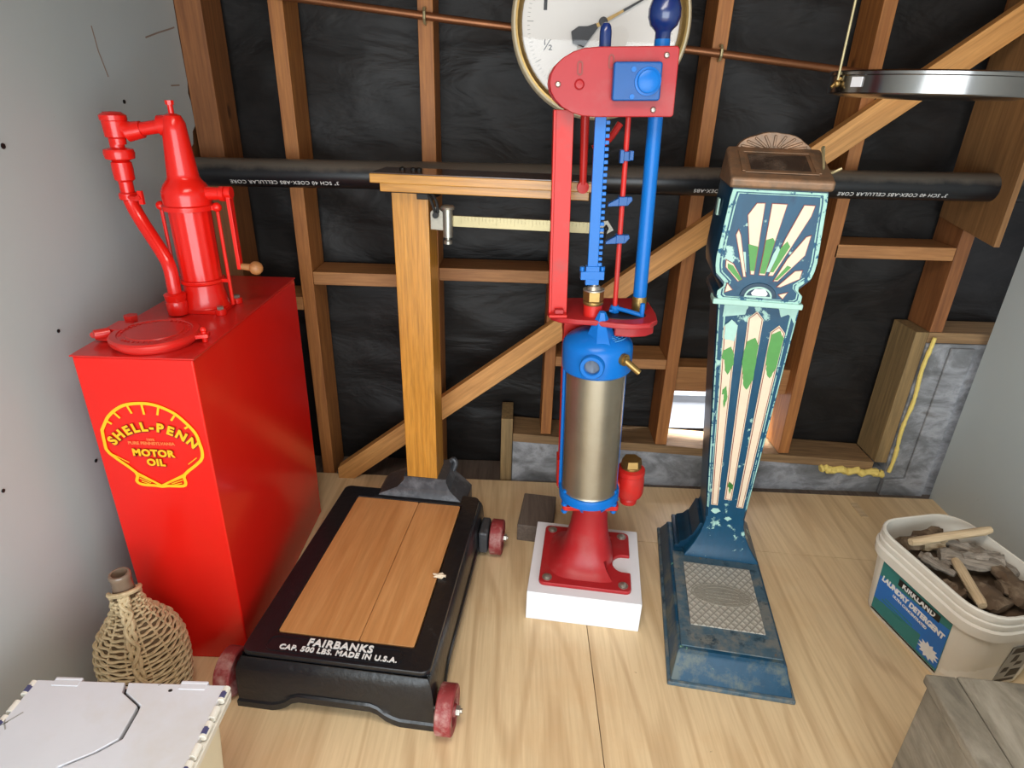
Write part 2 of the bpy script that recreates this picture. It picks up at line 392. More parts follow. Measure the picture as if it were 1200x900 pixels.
# black building paper stretched behind the studs (wrinkled sheet with one opening)
b = MB(); nx, nz = 150, 110; X0, X1, Z0, Z1 = -1.15, 1.9, -.5, 2.3
def pap(x, z):
    n = noise.noise(Vector((x * 2.3, z * 3.1, 1))) * .02 + abs(noise.noise(Vector((x * 3 + z * 2.5, z * 5, 4)))) * .024
    return 2.2 + n
gr = {}
for side in (0, 1):
    for i in range(nx + 1):
        for k in range(nz + 1):
            x = X0 + (X1 - X0) * i / nx; z = Z0 + (Z1 - Z0) * k / nz
            gr[side, i, k] = b.v((x, pap(x, z) + side * .004, z))
def hole(x, z): return .605 < x < 1.01 and .15 < z < .385
for side in (0, 1):
    for i in range(nx):
        for k in range(nz):
            x = X0 + (X1 - X0) * (i + .5) / nx; z = Z0 + (Z1 - Z0) * (k + .5) / nz
            if not hole(x, z): b._f([gr[side, i, k], gr[side, i + 1, k], gr[side, i + 1, k + 1], gr[side, i, k + 1]])
struct(b.build('wall_back', PAPER, ang=60))
# left wall: drywall with a broken edge at the pipe
edge = [(2.052, -.2), (2.052, .4), (2.05, .83), (2.052, 1.04), (2.035, 1.06), (2.0, 1.075), (1.925, 1.085), (1.92, 1.16), (1.935, 1.176), (1.99, 1.182), (2.02, 1.2), (2.03, 1.235), (2.052, 1.25), (2.05, 1.32), (2.043, 1.34), (2.051, 1.37), (2.048, 1.5), (2.052, 1.7), (2.05, 2.25)]
b = MB(); b.prism([(-1.0, -1.3, -.2)] + [(-1.0, y, z) for y, z in edge] + [(-1.0, -1.3, 2.25)], (-.013, 0, 0)); struct(b.build('wall_left', DRY))
b = MB(); b.box(-1.09, -1.0131, -1.3, 2.185, -.2, 2.25); struct(b.build('wall_left', STUDD))
b = MB(); b.box(1.628, 1.642, -1.3, 2.006, -.018, 2.25); struct(b.build('wall_right', DRY))
b = MB(); b.box(1.6425, 1.73, -1.3, 1.94, -.018, 2.25); struct(b.build('wall_right', STUDD))
b = MB(); b.box(-1.15, 1.9, -1.3, 2.26, 2.25, 2.3); struct(b.build('ceiling', STUDD))
b = MB()
for x in (-.6, -.17, .26, .69, 1.12): b.box(x, x + .04, -1.3, 2.19, 2.15, 2.2499)
struct(b.build('ceiling', STUDD))
# wall above the door opening behind the viewer
b = MB(); b.box(-1.09, 1.73, -1.4, -1.302, 2.02, 2.3); struct(b.build('wall_front', DRY))
# outside: weatherboard of the neighbouring wall, seen through the gap low in the wall
b = MB()
for i, (z0, z1) in enumerate(((-.35, .105), (.109, .5), (.504, .9))):
    b.hexa([(.3, 2.62, z0), (1.7, 2.62, z0), (1.7, 2.65, z0), (.3, 2.65, z0), (.3, 2.72 if 0 else 2.63, z1), (1.7, 2.63, z1), (1.7, 2.66, z1), (.3, 2.66, z1)])
tag(b.build('trim_2', WHITEP), kind='structure')

# ---- studs: each one a thing
def stud(x0, x1, z0, z1, label, m=STUD, y0=YS, y1=2.188, xb=0):
    bx = MB(((x0 + x1) / 2, y0, z0))
    bx.hexa([(x0 + xb, y0, z0), (x1 + xb, y0, z0), (x1 + xb, y1, z0), (x0 + xb, y1, z0), (x0, y0, z1), (x1, y0, z1), (x1, y1, z1), (x0, y1, z1)])
    o = bx.build('wall_stud', m, bevel=.002, seg=1); o.location = ((x0 + x1) / 2, y0, z0)
    tag(o, label, 'wall stud', 'studs of the open back wall'); return o
stud(-1.0, -.922, -.3, 2.25, 'broad brown wall stud against the ragged drywall edge, behind the red hand pump', STUDD)
stud(-.731, -.687, -.3, 2.25, 'wall stud just behind the right edge of the red oil tank')
stud(-.303, -.258, -.3, 2.25, 'wall stud mostly hidden behind the upright of the platform scale')
stud(.114, .153, .2, 2.25, 'thin wall stud behind the red channel of the air pump')
stud(.552, .596, .17, 2.25, 'wall stud between the red and blue pump and the teal pedestal scale')
stud(1.012, 1.053, .148, 2.25, 'wall stud to the right of the teal pedestal scale, crossed by the diagonal brace', STUD, xb=.014)
stud(1.4495, 1.495, .653, 2.25, 'rightmost wall stud, carrying the plywood gusset the drain pipe pierces', STUDD)
# ---- blocking
def block(x0, x1, z0, z1, label, y0=YS, y1=2.188, m=STUDX, name='wall_blocking'):
    bx = MB(((x0 + x1) / 2, y0, z0)); bx.box(x0, x1, y0, y1, z0, z1)
    o = bx.build(name, m, bevel=.002, seg=1); o.location = ((x0 + x1) / 2, y0, z0)
    return tag(o, label, 'wood blocking', 'horizontal blocks nailed between the studs')
block(-.9215, -.7315, .665, .712, 'short low block just behind the back corner of the red tank')
block(-.6865, -.3035, .757, .802, 'horizontal block left of the platform scale upright')
block(-.2575, .1135, .785, .829, 'horizontal block right of the scale upright, under the brass beam')
block(.1535, .5515, .481, .519, 'horizontal block behind the blue cap of the pump')
block(.5965, 1.0255, .374, .473, 'dark header board over the bright gap, behind the teal pedestal scale', y0=2.1)
block(1.0535, 1.4485, .903, .947, 'highest horizontal block at the right, under the black pipe')
# ---- diagonal brace in two lengths meeting behind the pedestal scale
def plank(p0, p1, hw, y0, y1, label, m, name='diagonal_brace'):
    a, c = Vector((p0[0], 0, p0[1])), Vector((p1[0], 0, p1[1])); d = (c - a); L = d.length; ang = math.atan2(d.z, d.x)
    k_ = hw * math.tan(ang); w_ = y1 - y0
    bx = MB(); bx.hexa([(-k_, 0, -hw), (L - k_, 0, -hw), (L - k_, w_, -hw), (-k_, w_, -hw), (k_, 0, hw), (L + k_, 0, hw), (L + k_, w_, hw), (k_, w_, hw)])
    o = bx.build(name, m, bevel=.002, seg=1); o.location = (a.x, y0, a.z); o.rotation_euler = (0, -ang, 0)
    return tag(o, label, 'brace')
plank((-.66, -.002), (1.424, 1.616), .037, 2.012, 2.0495, 'long pale timber brace running diagonally across the studs from low left to high right', BRACE)
# ---- sill plate, concrete curb, raised step
def zs(x): return .199 - .056 * x
def slab(bm, x0, x1, y0, y1, dz0, dz1):
    bm.hexa([(x0, y0, zs(x0) + dz0), (x1, y0, zs(x1) + dz0), (x1, y1, zs(x1) + dz0), (x0, y1, zs(x0) + dz0), (x0, y0, zs(x0) + dz1), (x1, y0, zs(x1) + dz1), (x1, y1, zs(x1) + dz1), (x0, y1, zs(x0) + dz1)])
b = MB(); slab(b, .009, 1.403, YS, 2.192, -.035, 0)
o = b.build('sill_plate', STUDO, bevel=.002, seg=1); tag(o, 'dusty wooden sill plate lying on the low concrete curb', 'sill')
b = MB(); b.prism([(.009, YS + .005, -.2), (1.452, YS + .005, -.2), (1.452, YS + .005, zs(1.4) - .036), (.009, YS + .005, zs(0) - .036)], (0, .14, 0))
b.prism([(1.4525, YS - .004, -.2), (1.9, YS - .004, -.2), (1.9, YS - .004, .612), (1.4525, YS - .004, .612)], (0, .2, 0))
b.prism([(1.4526, YS - .016, -.2), (1.62, YS - .016, -.2), (1.62, YS - .016, .60), (1.535, YS - .016, .60), (1.53, YS - .016, .06), (1.4526, YS - .016, .05)], (0, .011, 0))
tag(b.build('concrete_curb', CONC, bevel=.004), kind='structure')
b = MB(); b.box(-.036, .008, YS - .002, 2.19, -.2, .262)
tag(b.build('end_board', STUDOZ, bevel=.002, seg=1), 'short upright board capping the left end of the concrete curb', 'board')
b = MB(); b.hexa([(1.4035, YS, zs(1.4) + .0), (1.450, YS, zs(1.45) + .0), (1.450, 2.19, zs(1.45) + .0), (1.4035, 2.19, zs(1.4)), (1.4035, YS, .652), (1.450, YS, .652), (1.450, 2.19, .652), (1.4035, 2.19, .652)])
tag(b.build('framing_post', STUDOZ, bevel=.002, seg=1), 'upright timber against the step in the concrete, edged with yellow foam', 'timber')
b = MB(); b.box(1.4505, 1.9, YS, 2.19, .613, .652)
tag(b.build('sill_plate', STUDO, bevel=.002, seg=1), 'upper sill board on top of the raised concrete at the right', 'sill')
# foam bead
b = MB(); pts = [(1.2 + .25 * k / 12, YS - .004 + .003 * (k % 2), zs(1.2 + .25 * k / 12) - .045 + .006 * math.sin(k * 2.1)) for k in range(13)]
b.tube(smoothpath(pts, 3), [.014 + .009 * noise.noise(Vector((i * .7, 0, 0))) for i in range(37)], 8)
pts = [(1.457 + .004 * math.sin(k), YS - .019, .09 + .55 * k / 14) for k in range(15)]
b.tube(smoothpath(pts, 3), [.007 + .004 * noise.noise(Vector((i * .6, 3, 0))) for i in range(43)], 8)
tag(b.build('foam_bead', FOAM), 'bead of yellow expanding foam along the timber and concrete', 'foam', kind='stuff')
# gusset and the drain pipe through it
b = MB((1.43, 2.0, 1.0)); b.prism([(1.43, 1.872, .988), (1.43, 2.16, 1.03), (1.43, 2.16, 1.36), (1.43, 2.12, 2.24), (1.43, 1.875, 2.24)], (.018, 0, 0))
o = b.build('plywood_gusset', GUSS, bevel=.001, seg=1); o.location = (1.43, 2.0, 1.0)
tag(o, 'brown plywood board on the rightmost stud, pierced by the black pipe', 'board')
pr_ = thing('drain_pipe', 'long black plastic drain pipe with white print running across the studs', 'pipe', (.25, 1.965, 1.14))
P0, P1 = Vector((-.99, 1.965, 1.126)), Vector((1.4295, 1.965, 1.149))
b = MB((.25, 1.965, 1.14)); b.cyl(P0, P1, .0415, n=40); b.build('pipe', PIPE, pr_)
b = MB((.25, 1.965, 1.14)); b.cyl((1.4485, 1.965, 1.149), (1.9, 1.965, 1.153), .0415, n=32); b.build('pipe', PIPE, pr_)
b = MB((.25, 1.965, 1.14)); dx = (P1 - P0).normalized()
for cx, s_ in ((-.70, '3" SCH 40 COEX-ABS CELLULAR CORE'), (.66, 'ABS-DWV 3" SCH 40 COEX-ABS'), (1.12, '3" SCH 40 COEX-ABS CELLULAR CORE')):
    a_ = R(-32); nn = Vector((0, -math.cos(a_), math.sin(a_))); cc = P0 + dx * (cx - P0.x) + nn * .0418
    b = MB((.25, 1.965, 1.14)); b.mesh(text_mesh(s_, .0175, 0, .0002, space=1.1), frame3(cc, -dx, nn)); b.build('white_print', WHITEI, pr_)
# copper tube on straps
b = MB(); b.tube([(-1.0, 2.036, 1.628), (-.2, 2.036, 1.552), (.6, 2.036, 1.485), (1.07, 2.036, 1.442)], .011, 14)
cp = b.build('copper_tube', COPPER); tag(cp, 'thin copper tube sloping across the top of the studs', 'pipe')
for x in (-.28, .574):
    z = 1.56 - (x + .28) * .0838 + (.001 if x > 0 else 0)
    b = MB(); b.tube([(x, 2.0495, z - .02), (x, 2.03, z - .018), (x, 2.0215, z - .008), (x, 2.0215, z + .008), (x, 2.03, z + .018), (x, 2.0495, z + .02)], .004, 8)
    b.build('pipe_strap', PALEB, cp)
# marks on left drywall: nails / screws
for y, z, r_, l_ in ((1.268, .865, .004, 'dark nail head on the left drywall, level with the top edge of the red tank'), (1.264, .534, .0045, 'dark nail head on the left drywall beside the shell emblem'), (1.702, 1.32, .005, 'dark nail head on the left drywall right above the spout of the red pump'), (1.268, 1.245, .0055, 'dark nail head high on the left drywall, at the left edge of the photo'), (1.007, .625, .004, 'faint nail head low on the left drywall, at the left edge of the photo')):
    b = MB((-1.0, y, z)); b.cyl((-.9995, y, z), (-.998, y, z), r_, n=10); o = b.build('nail_head', BLACKM); o.location = (-1.0, y, z); tag(o, l_, 'nail')
b = MB()
for pts in ([(1.638, 1.481), (1.643, 1.43), (1.66, 1.375)], [(1.864, 1.474), (1.93, 1.49), (2.0, 1.505), (2.03, 1.512)], [(1.95, 1.36), (2.0, 1.362)], [(1.2, 1.27), (1.5, 1.275), (1.7, 1.28)][:0]):
    if pts: b.strip([(-1.0, y, z) for y, z in pts], .004, (1, 0, 0), .0004)
struct(b.build('wall_left', plain('drywall_scuff', g(140, 122, 108), .7, 0, .1, 30, 0)))
b = MB(); b.box(1.29, 1.315, 1.86, 1.945, .0003, .004, Matrix.Identity(4)); tag(b.build('wood_offcut', STICK), 'small flat offcut of wood lying on the plywood near the right wall', 'wood scrap')

# ================================================================== RED OIL TANK WITH HAND PUMP
T0 = Vector((-.783, 1.47, 0))
tank = thing('oil_tank_pump', 'tall glossy red oil tank with yellow shell emblem and red hand pump on top', 'oil dispenser', T0)
TX0, TX1, TY0, TY1, TZ = -.905, -.66, 1.162, 1.785, .855
b = MB(T0); b.hexa([(TX0 - .004, TY0, 0), (TX1 - .006, TY0, 0), (TX1 - .004, TY1 + .012, 0), (TX0, TY1 + .012, 0), (TX0, TY0, TZ - .004), (TX1 + .004, TY0, TZ - .004), (TX1 + .006, TY1, TZ - .004), (TX0, TY1, TZ - .004)])
body = b.build('tank_body', RED, tank, bevel=.004)
b = MB(T0); b.box(TX0 - .003, TX1 + .008, TY0 - .003, TY1 + .003, TZ - .0038, TZ); b.build('tank_top', REDTOP, tank, bevel=.0015)
# emblem
yl = TY0 - .0022
sh = [(-.883, .681), (-.885, .65), (-.881, .623), (-.834, .575), (-.837, .552), (-.826, .543), (-.797, .541), (-.783, .539), (-.768, .541), (-.734, .542), (-.727, .552), (-.725, .573), (-.683, .61), (-.675, .634), (-.677, .655), (-.68, .676), (-.688, .692), (-.699, .707), (-.714, .724), (-.732, .736), (-.753, .745), (-.775, .749), (-.799, .748), (-.822, .743), (-.843, .731), (-.861, .715), (-.872, .699), (-.883, .681)]
b = MB(T0); P = smoothpath([(x, yl, z) for x, z in sh], 3)
b.strip(P, .0068, (0, -1, 0), .0009)
for (x, z) in ((-.867, .704), (-.846, .724), (-.815, .744), (-.783, .749), (-.748, .742), (-.718, .722), (-.693, .697)):
    d = Vector((-.781 - x, 0, .64 - z)).normalized(); a = Vector((x, yl - .0001, z)); b.strip([a, a + d * (.027 - .18 * abs(x + .781))], .0045, (0, -1, 0), .0009)
b.strip([(-.874, yl, .62), (-.843, yl, .600)], .002, (0, -1, 0), .0008); b.strip([(-.69, yl, .618), (-.712, yl, .600)], .002, (0, -1, 0), .0008)
b.strip([(-.834, yl, .575), (-.783, yl, .541)], .005, (0, -1, 0), .0008); b.strip([(-.725, yl, .573), (-.783, yl, .541)], .005, (0, -1, 0), .0008)
for k in range(3):
    b.strip([(-.832 + .003 * k, yl, .568 - .008 * k), (-.803 - .003 * k, yl, .551 - .003 * k)], .002, (0, -1, 0), .0008)
    b.strip([(-.73 - .003 * k, yl, .566 - .008 * k), (-.762 + .003 * k, yl, .550 - .003 * k)], .002, (0, -1, 0), .0008)
# arched words
lets = 'SHELL-PENN'; cx, cz, rad = -.779, .576, .118
wds = [.72, 1, .82, .72, .72, .55, .84, .82, 1.05, 1.05]; cum = [sum(wds[:i]) + wds[i] / 2 for i in range(10)]; lang = [R(90 + 47 - 94 * (c_ - cum[0]) / (cum[-1] - cum[0])) for c_ in cum]
for i, ch in enumerate(lets):
    a = lang[i]; px, pz = cx + rad * math.cos(a), cz + rad * math.sin(a) * .98
    b.mesh(text_mesh(ch, .0295, .0012, .0005), frame3((px, yl - .0009, pz), (math.sin(a), 0, -math.cos(a)), (0, -1, 0)))
b.mesh(text_mesh('MOTOR', .0235, .0011, .0005, space=1.12), frame3((-.784, yl - .0009, .626), (1, 0, -.02), (0, -1, 0)))
b.mesh(text_mesh('OIL', .0235, .0011, .0005, space=1.12), frame3((-.783, yl - .0009, .602), (1, 0, -.02), (0, -1, 0)))
b.build('shell_emblem', YEL, body)
b = MB(T0)
for i, ch in enumerate(lets):
    a = lang[i]; px, pz = cx + rad * math.cos(a), cz + rad * math.sin(a) * .98
    b.mesh(text_mesh(ch, .0295, .0026, .0002), frame3((px + .0006, yl - .0002, pz - .0008), (math.sin(a), 0, -math.cos(a)), (0, -1, 0)))
for w_, z_ in (('MOTOR', .6252), ('OIL', .6012)): b.mesh(text_mesh(w_, .0235, .0024, .0002, space=1.12), frame3((-.7828, yl - .0002, z_), (1, 0, -.02), (0, -1, 0)))
b.build('letter_outline', plain('dark_red_outline', g(110, 14, 12), .4, 0, .05, 20, 0), body)
b = MB(T0); b.mesh(text_mesh('100%', .0085, .0002, .0004), frame3((-.783, yl - .0005, .6605), (1, 0, 0), (0, -1, 0)))
b.mesh(text_mesh('PURE PENNSYLVANIA', .0105, .0003, .0004), frame3((-.783, yl - .0005, .651), (1, 0, 0), (0, -1, 0))); b.build('small_print', ORG, body)
# filler cap with hinge
cc = (-.772, 1.247, TZ)
b = MB(T0); b.lathe([(.078, 0), (.08, .003), (.08, .008), (.088, .010), (.09, .014), (.09, .021), (.086, .025), (.074, .0255), (.072, .0235), (.058, .0235), (.056, .026), (.001, .026)], cc, 48)
cap = b.build('filler_cap', REDTOP, tank)
b = MB(T0)
word = 'KEEP CLOSED '
for i, ch in enumerate(('. ' * 14)[:28]): pass
for k in range(40):
    if k % 13 in (11, 12): continue
    a = R(9 * k); p = Vector(cc) + Vector((math.cos(a) * .065, math.sin(a) * .065, .024)); q = Vector(cc) + Vector((math.cos(a) * .07, math.sin(a) * .07, .024))
    b.strip([p, q], .003, (0, 0, 1), .0018)
b.build('raised_ring', REDTOP, cap)
b = MB(T0)
b.box(-.895, -.858, 1.235, 1.32, TZ + .002, TZ + .02); b.cyl((-.892, 1.225, TZ + .02), (-.868, 1.245, TZ + .02), .011); b.cyl((-.9, 1.232, TZ + .016), (-.9, 1.252, TZ + .016), .007)
b.box(-.872, -.84, 1.245, 1.29, TZ + .014, TZ + .026)
b.build('cap_hinge', REDTOP, tank, bevel=.002)
b = MB(T0); b.cyl((-.872, 1.33, TZ), (-.872, 1.33, TZ + .012), .011); b.cyl((-.872, 1.33, TZ + .012), (-.872, 1.33, TZ + .03), .014, .016, 6); b.build('vent_plug', REDP, tank, bevel=.001)
b = MB(T0); b.prism([(-.70, 1.27, TZ + .012), (-.688, 1.235, TZ + .012), (-.66, 1.248, TZ + .012), (-.665, 1.27, TZ + .012)], (0, 0, .008)); b.cyl((-.672, 1.256, TZ), (-.672, 1.256, TZ + .024), .006); b.ball((-.672, 1.256, TZ + .028), .007, 8)
b.build('cap_hasp', RED, tank, bevel=.001)
# pump
AX, AY = -.772, 1.485
b = MB(T0)
b.prism([(AX + x, AY + y, TZ) for x, y in rrect(0, 0, .058, .052, .02)], (0, 0, .010))
b.lathe([(.056, .01), (.052, .018), (.047, .05), (.046, .068), (.052, .07), (.053, .078), (.046, .080)], (AX, AY, TZ), 40)
for sx, sy in ((1, 1), (1, -1), (-1, 1), (-1, -1)):
    b.cyl((AX + sx * .055, AY + sy * .048, TZ), (AX + sx * .055, AY + sy * .048, TZ + .014), .013)
base = b.build('pump_base', RED, tank, bevel=.0015)
for sx, sy in ((1, 1), (1, -1), (-1, 1), (-1, -1)):
    b = MB(T0); b.cyl((AX + sx * .055, AY + sy * .048, TZ + .014), (AX + sx * .055, AY + sy * .048, TZ + .021), .008, n=6); b.build('bolt', ZINC, base)
# fluted barrel
b = MB(T0); rings = []
for z in (TZ + .08, 1.10):
    rings.append([(AX + (.0465 - .0016 * (k % 4 in (0,))) * math.cos(2 * PI * k / 64), AY + (.0465 - .0016 * (k % 4 in (0,))) * math.sin(2 * PI * k / 64), z) for k in range(64)])
b.loft(rings); b.build('pump_barrel', RED, tank)
b = MB(T0); b.lathe([(.049, 1.096), (.057, 1.098), (.058, 1.108), (.053, 1.111), (.054, 1.125), (.053, 1.14), (.046, 1.155), (.037, 1.165), (.034, 1.172), (.0335, 1.18), (.026, 1.27), (.025, 1.285), (.0185, 1.30), (.010, 1.304), (.004, 1.305)], (AX, AY, 0), 40)
b.cyl((AX, AY, 1.3), (AX, AY, 1.322), .006); b.cyl((AX, AY, 1.322), (AX, AY, 1.331), .009, .0095, 8)
b.build('pump_column', RED, tank, bevel=0)
b = MB(T0)
for s_ in (-1, 1):
    x = AX + s_ * .066
    b.box(min(x, AX + s_ * .045), max(x, AX + s_ * .045), AY - .008, AY + .008, 1.098, 1.108); b.ball((x, AY, 1.104), .011, 8)
    b.cyl((x, AY, 1.10), (x, AY, TZ + .012), .0042, n=10)
    b.box(min(x, AX + s_ * .04), max(x, AX + s_ * .04), AY - .007, AY + .007, TZ + .07, TZ + .078)
b.build('tie_rod', RED, tank)
# spout
b = MB(T0)
b.cyl((AX - .005, AY, 1.281), (AX - .03, AY - .003, 1.279), .0215); b.cyl((AX - .02, AY - .001, 1.279), (AX - .085, AY - .01, 1.268), .0145)
b.cyl((AX - .068, AY - .008, 1.270), (AX - .10, AY - .012, 1.264), .018, .021)
b.tube(smoothpath([(AX - .09, AY - .012, 1.266), (AX - .107, AY - .014, 1.272), (AX - .118, AY - .015, 1.282)]), .019)
b.lathe([(.016, 1.238), (.017, 1.25), (.024, 1.254), (.025, 1.286), (.0275, 1.288), (.0275, 1.298), (.018, 1.305), (.004, 1.306)], (AX - .123, AY - .016, 0), 28)
b.build('spout_arm', RED, tank)
sx_, sy_ = AX - .127, AY - .016
b = MB(T0)
b.lathe([(.015, 1.256), (.015, 1.232), (.03, 1.228), (.032, 1.22), (.03, 1.208), (.017, 1.203), (.021, 1.2), (.022, 1.185), (.021, 1.163), (.015, 1.158), (.0145, 1.12)], (sx_, sy_, 0), 28)
pts = smoothpath([(sx_, sy_, 1.125), (sx_ + .008, sy_ - .002, 1.098), (sx_ + .026, sy_ - .008, 1.062), (sx_ + .066, sy_ - .026, 1.0), (sx_ + .08, sy_ - .034, .968), (sx_ + .083, sy_ - .039, .93), (sx_ + .083, sy_ - .041, .862)])
b.tube(pts, .0155, 16)
b.lathe([(.023, .003), (.024, .03), (.022, .036), (.024, .042), (.025, .052), (.019, .056)], (sx_ + .083, sy_ - .041, TZ), 28)
b.build('discharge_pipe', RED, tank)
b = MB(T0); b.lathe([(.018, 1.118), (.021, 1.12), (.021, 1.132), (.018, 1.135)], (sx_ + .001, sy_, 0), 24)
b.tube([(sx_, sy_ - .01, 1.127), (sx_ + .03, sy_ - .02, 1.124), (sx_ + .042, sy_ - .022, 1.13)], [.007, .006, .008], 10); b.box(sx_ + .036, sx_ + .046, sy_ - .026, sy_ - .018, 1.112, 1.142)
b.build('pipe_clamp', RED, tank)
# crank handle
b = MB(T0); b.cyl((AX + .03, AY, 1.135), (AX + .078, AY, 1.135), .017, .014); b.lathe([(.013, 0), (.017, .002), (.017, .012), (.012, .014)], (AX + .078, AY, 1.135), 20, (1, 0, 0)); b.cyl((AX + .085, AY, 1.135), (AX + .104, AY, 1.135), .008)
b.build('crank_boss', RED, tank)
b = MB(T0); b.prism([(AX + .094, AY - .010, 1.145), (AX + .094, AY + .012, 1.145), (AX + .094, AY + .008, .958), (AX + .094, AY - .008, .958)], (.009, 0, 0)); b.cyl((AX + .092, AY, 1.138), (AX + .106, AY, 1.138), .014)
hd = b.build('crank_lever', RED, tank, bevel=.001)
b = MB(T0); b.cyl((AX + .1, AY, .964), (AX + .128, AY, .962), .0075, .009); b.ball((AX + .137, AY, .961), .0165, 10); b.build('wooden_knob', wood('turned_handle_wood', g(150, 96, 52), g(190, 136, 84), 'x', .5, knots=False), hd)

# ================================================================== PLATFORM SCALE
SO = Vector((-.641, 1.024, 0))
SC = thing('platform_scale', 'black cast iron platform scale with wooden deck, oak upright and red wheels', 'platform scale', SO, R(-6.2))
ZT = .162
# skirt: four sided, flared foot, arched lower edge
def skirt_side(bm, A, Bp, n_out, L, arch, m=24, thick=.012):
    """profile rings along the side from A to B (2D), outward normal n_out"""
    rows = [(.0, .0), (.012, .0), (.028, -.006), (.06, -.014), (.105, -.018), (.140, -.017), (.150, -.010), (.152, -.010)]
    for layer in (0, thick):
        pass
O_ = []
b = MB()
xa, xb, ya, yb_ = .0, .490, .0, .735
def lowz(t, L):
    """height of the lower edge at parameter t (0..1) on a side of length L: feet, then arched cut-out"""
    d = min(t, 1 - t) * L; f0, f1 = .105, .155
    if d < f0: return 0.006
    if d < f1: q = (d - f0) / (f1 - f0); return .006 + .034 * (q * q * (3 - 2 * q))
    return .04
prof = [(0., 0.), (.02, .0), (.026, .004), (.05, .005), (.09, .006), (.12, .009), (.138, .014), (.1465, .021), (.149, .021)]
cor = [(xa, ya), (xb, ya), (xb, yb_), (xa, yb_)]
for th in (0, 1):
    cols = []
    for i in range(4):
        p, q = cor[i], cor[(i + 1) % 4]; L = math.hypot(q[0] - p[0], q[1] - p[1]); nrm = ((q[1] - p[1]) / L, -(q[0] - p[0]) / L)
        for k in range(28):
            t = k / 28; lz = lowz(t, L) - (.006 if min(t, 1 - t) * L < .105 else 0)
            col = []
            for h_, ins in prof:
                hh = max(h_, lz) if h_ < .045 else h_
                if h_ == 0.: hh = lz
                elif h_ < .03: hh = lz + h_ * .9
                # inset toward centre
                px, py = p[0] + (q[0] - p[0]) * t, p[1] + (q[1] - p[1]) * t
                ii = ins + (.012 if th else 0)
                ux = ii * (1 if px < .01 else (-1 if px > xb - .01 else 0)); uy = ii * (1 if py < .01 else (-1 if py > yb_ - .01 else 0))
                col.append(Vector((px + ux, py + uy, hh)))
            cols.append(col)
    vs = [[b.v(p) for p in c_] for c_ in cols]; n_ = len(vs)
    O_.append(vs)
    for i in range(n_):
        for k in range(len(prof) - 1): b._f([vs[i][k], vs[(i + 1) % n_][k], vs[(i + 1) % n_][k + 1], vs[i][k + 1]])
for i in range(n_): b._f([O_[0][i][0], O_[1][i][0], O_[1][(i + 1) % n_][0], O_[0][(i + 1) % n_][0]])
sk = b.build('skirt', IRON, SC, ang=28)
# top rim plate
b = MB(); ot = rrect(.2455, .37, .227, .346, .02); inn = rrect(.2505, .376, .172, .286, .008)
for (za, zb) in ((.147, ZT),):
    vo = [[b.v((x, y, z)) for x, y in ot] for z in (za, zb)]; vi = [[b.v((x, y, z)) for x, y in inn] for z in (za, zb)]
    n_ = len(ot)
    for i in range(n_):
        j = (i + 1) % n_
        b._f([vo[0][i], vo[0][j], vo[1][j], vo[1][i]]); b._f([vi[0][j], vi[0][i], vi[1][i], vi[1][j]])
        b._f([vo[1][i], vo[1][j], vi[1][j], vi[1][i]]); b._f([vo[0][j], vo[0][i], vi[0][i], vi[0][j]])
b.build('rim_plate', IRON, SC, bevel=.003)
b = MB(); b.prism([(x, y, .147) for x, y in rrect(.191 - .01, .376, .102 - .0007, .283, .006)], (0, 0, ZT - .147 - .001)); b.build('deck_board', MAPLE, SC, bevel=.001)
b = MB(); b.prism([(x, y, .147) for x, y in rrect(.351, .376, .0675, .283, .006)], (0, 0, ZT - .147 - .001)); b.build('deck_board', MAPLE, SC, bevel=.001)
b = MB(); b.box(.03, .46, .03, .70, .13, .1465); b.build('deck_bearer', BLACKM, SC)
# name panel
b = MB(); rp = rrect(.236, .0575, .165, .021, .019, 8); b.strip([(x, y, ZT) for x, y in rp + rp[:1]], .003, (0, 0, 1), .0018); b.build('name_border', IRON, SC)
b = MB(); b.mesh(text_mesh('FAIRBANKS', .028, .0008, .0012, space=1.15), frame3((.246, .069, ZT + .001), (1, 0, 0), (0, 0, 1)))
b.mesh(text_mesh('CAP. 500 LBS. MADE IN U.S.A.', .0195, .0006, .0012, space=1.13), frame3((.248, .0475, ZT + .001), (1, 0, 0), (0, 0, 1)))
b.build('white_lettering', WHITEI, SC)
# wheels
for (wx, wy, yaw) in ((.513, .02, 0), (.540, .655, 0), (-.032, .05, 0)):
    b = MB(); s_ = 1 if wx > 0 else -1; q = 0.057
    b.lathe([(.012, -.019), (.03, -.017), (.034, -.019), (q - .004, -.02), (q, -.017), (q, .017), (q - .004, .02), (.036, .019), (.032, .012), (.016, .012), (.014, .022), (.004, .022)], (wx, wy, q + .0005), 40, (s_, 0, 0))
    wh = b.build('wheel', REDW, SC)
    b = MB(); b.cyl((wx - s_ * .03, wy, q), (wx + s_ * .036, wy, q), .006, n=12); b.cyl((wx + s_ * .022, wy, q), (wx + s_ * .031, wy, q), .012, n=6); b.build('axle', ZINC, wh)
    if wy > .3:
        b = MB(); b.box(min(wx - s_ * .055, wx - s_ * .025), max(wx - s_ * .055, wx - s_ * .025), wy - .045, wy + .045, .02, .10); b.build('axle_bracket', IRONG, SC, bevel=.008)
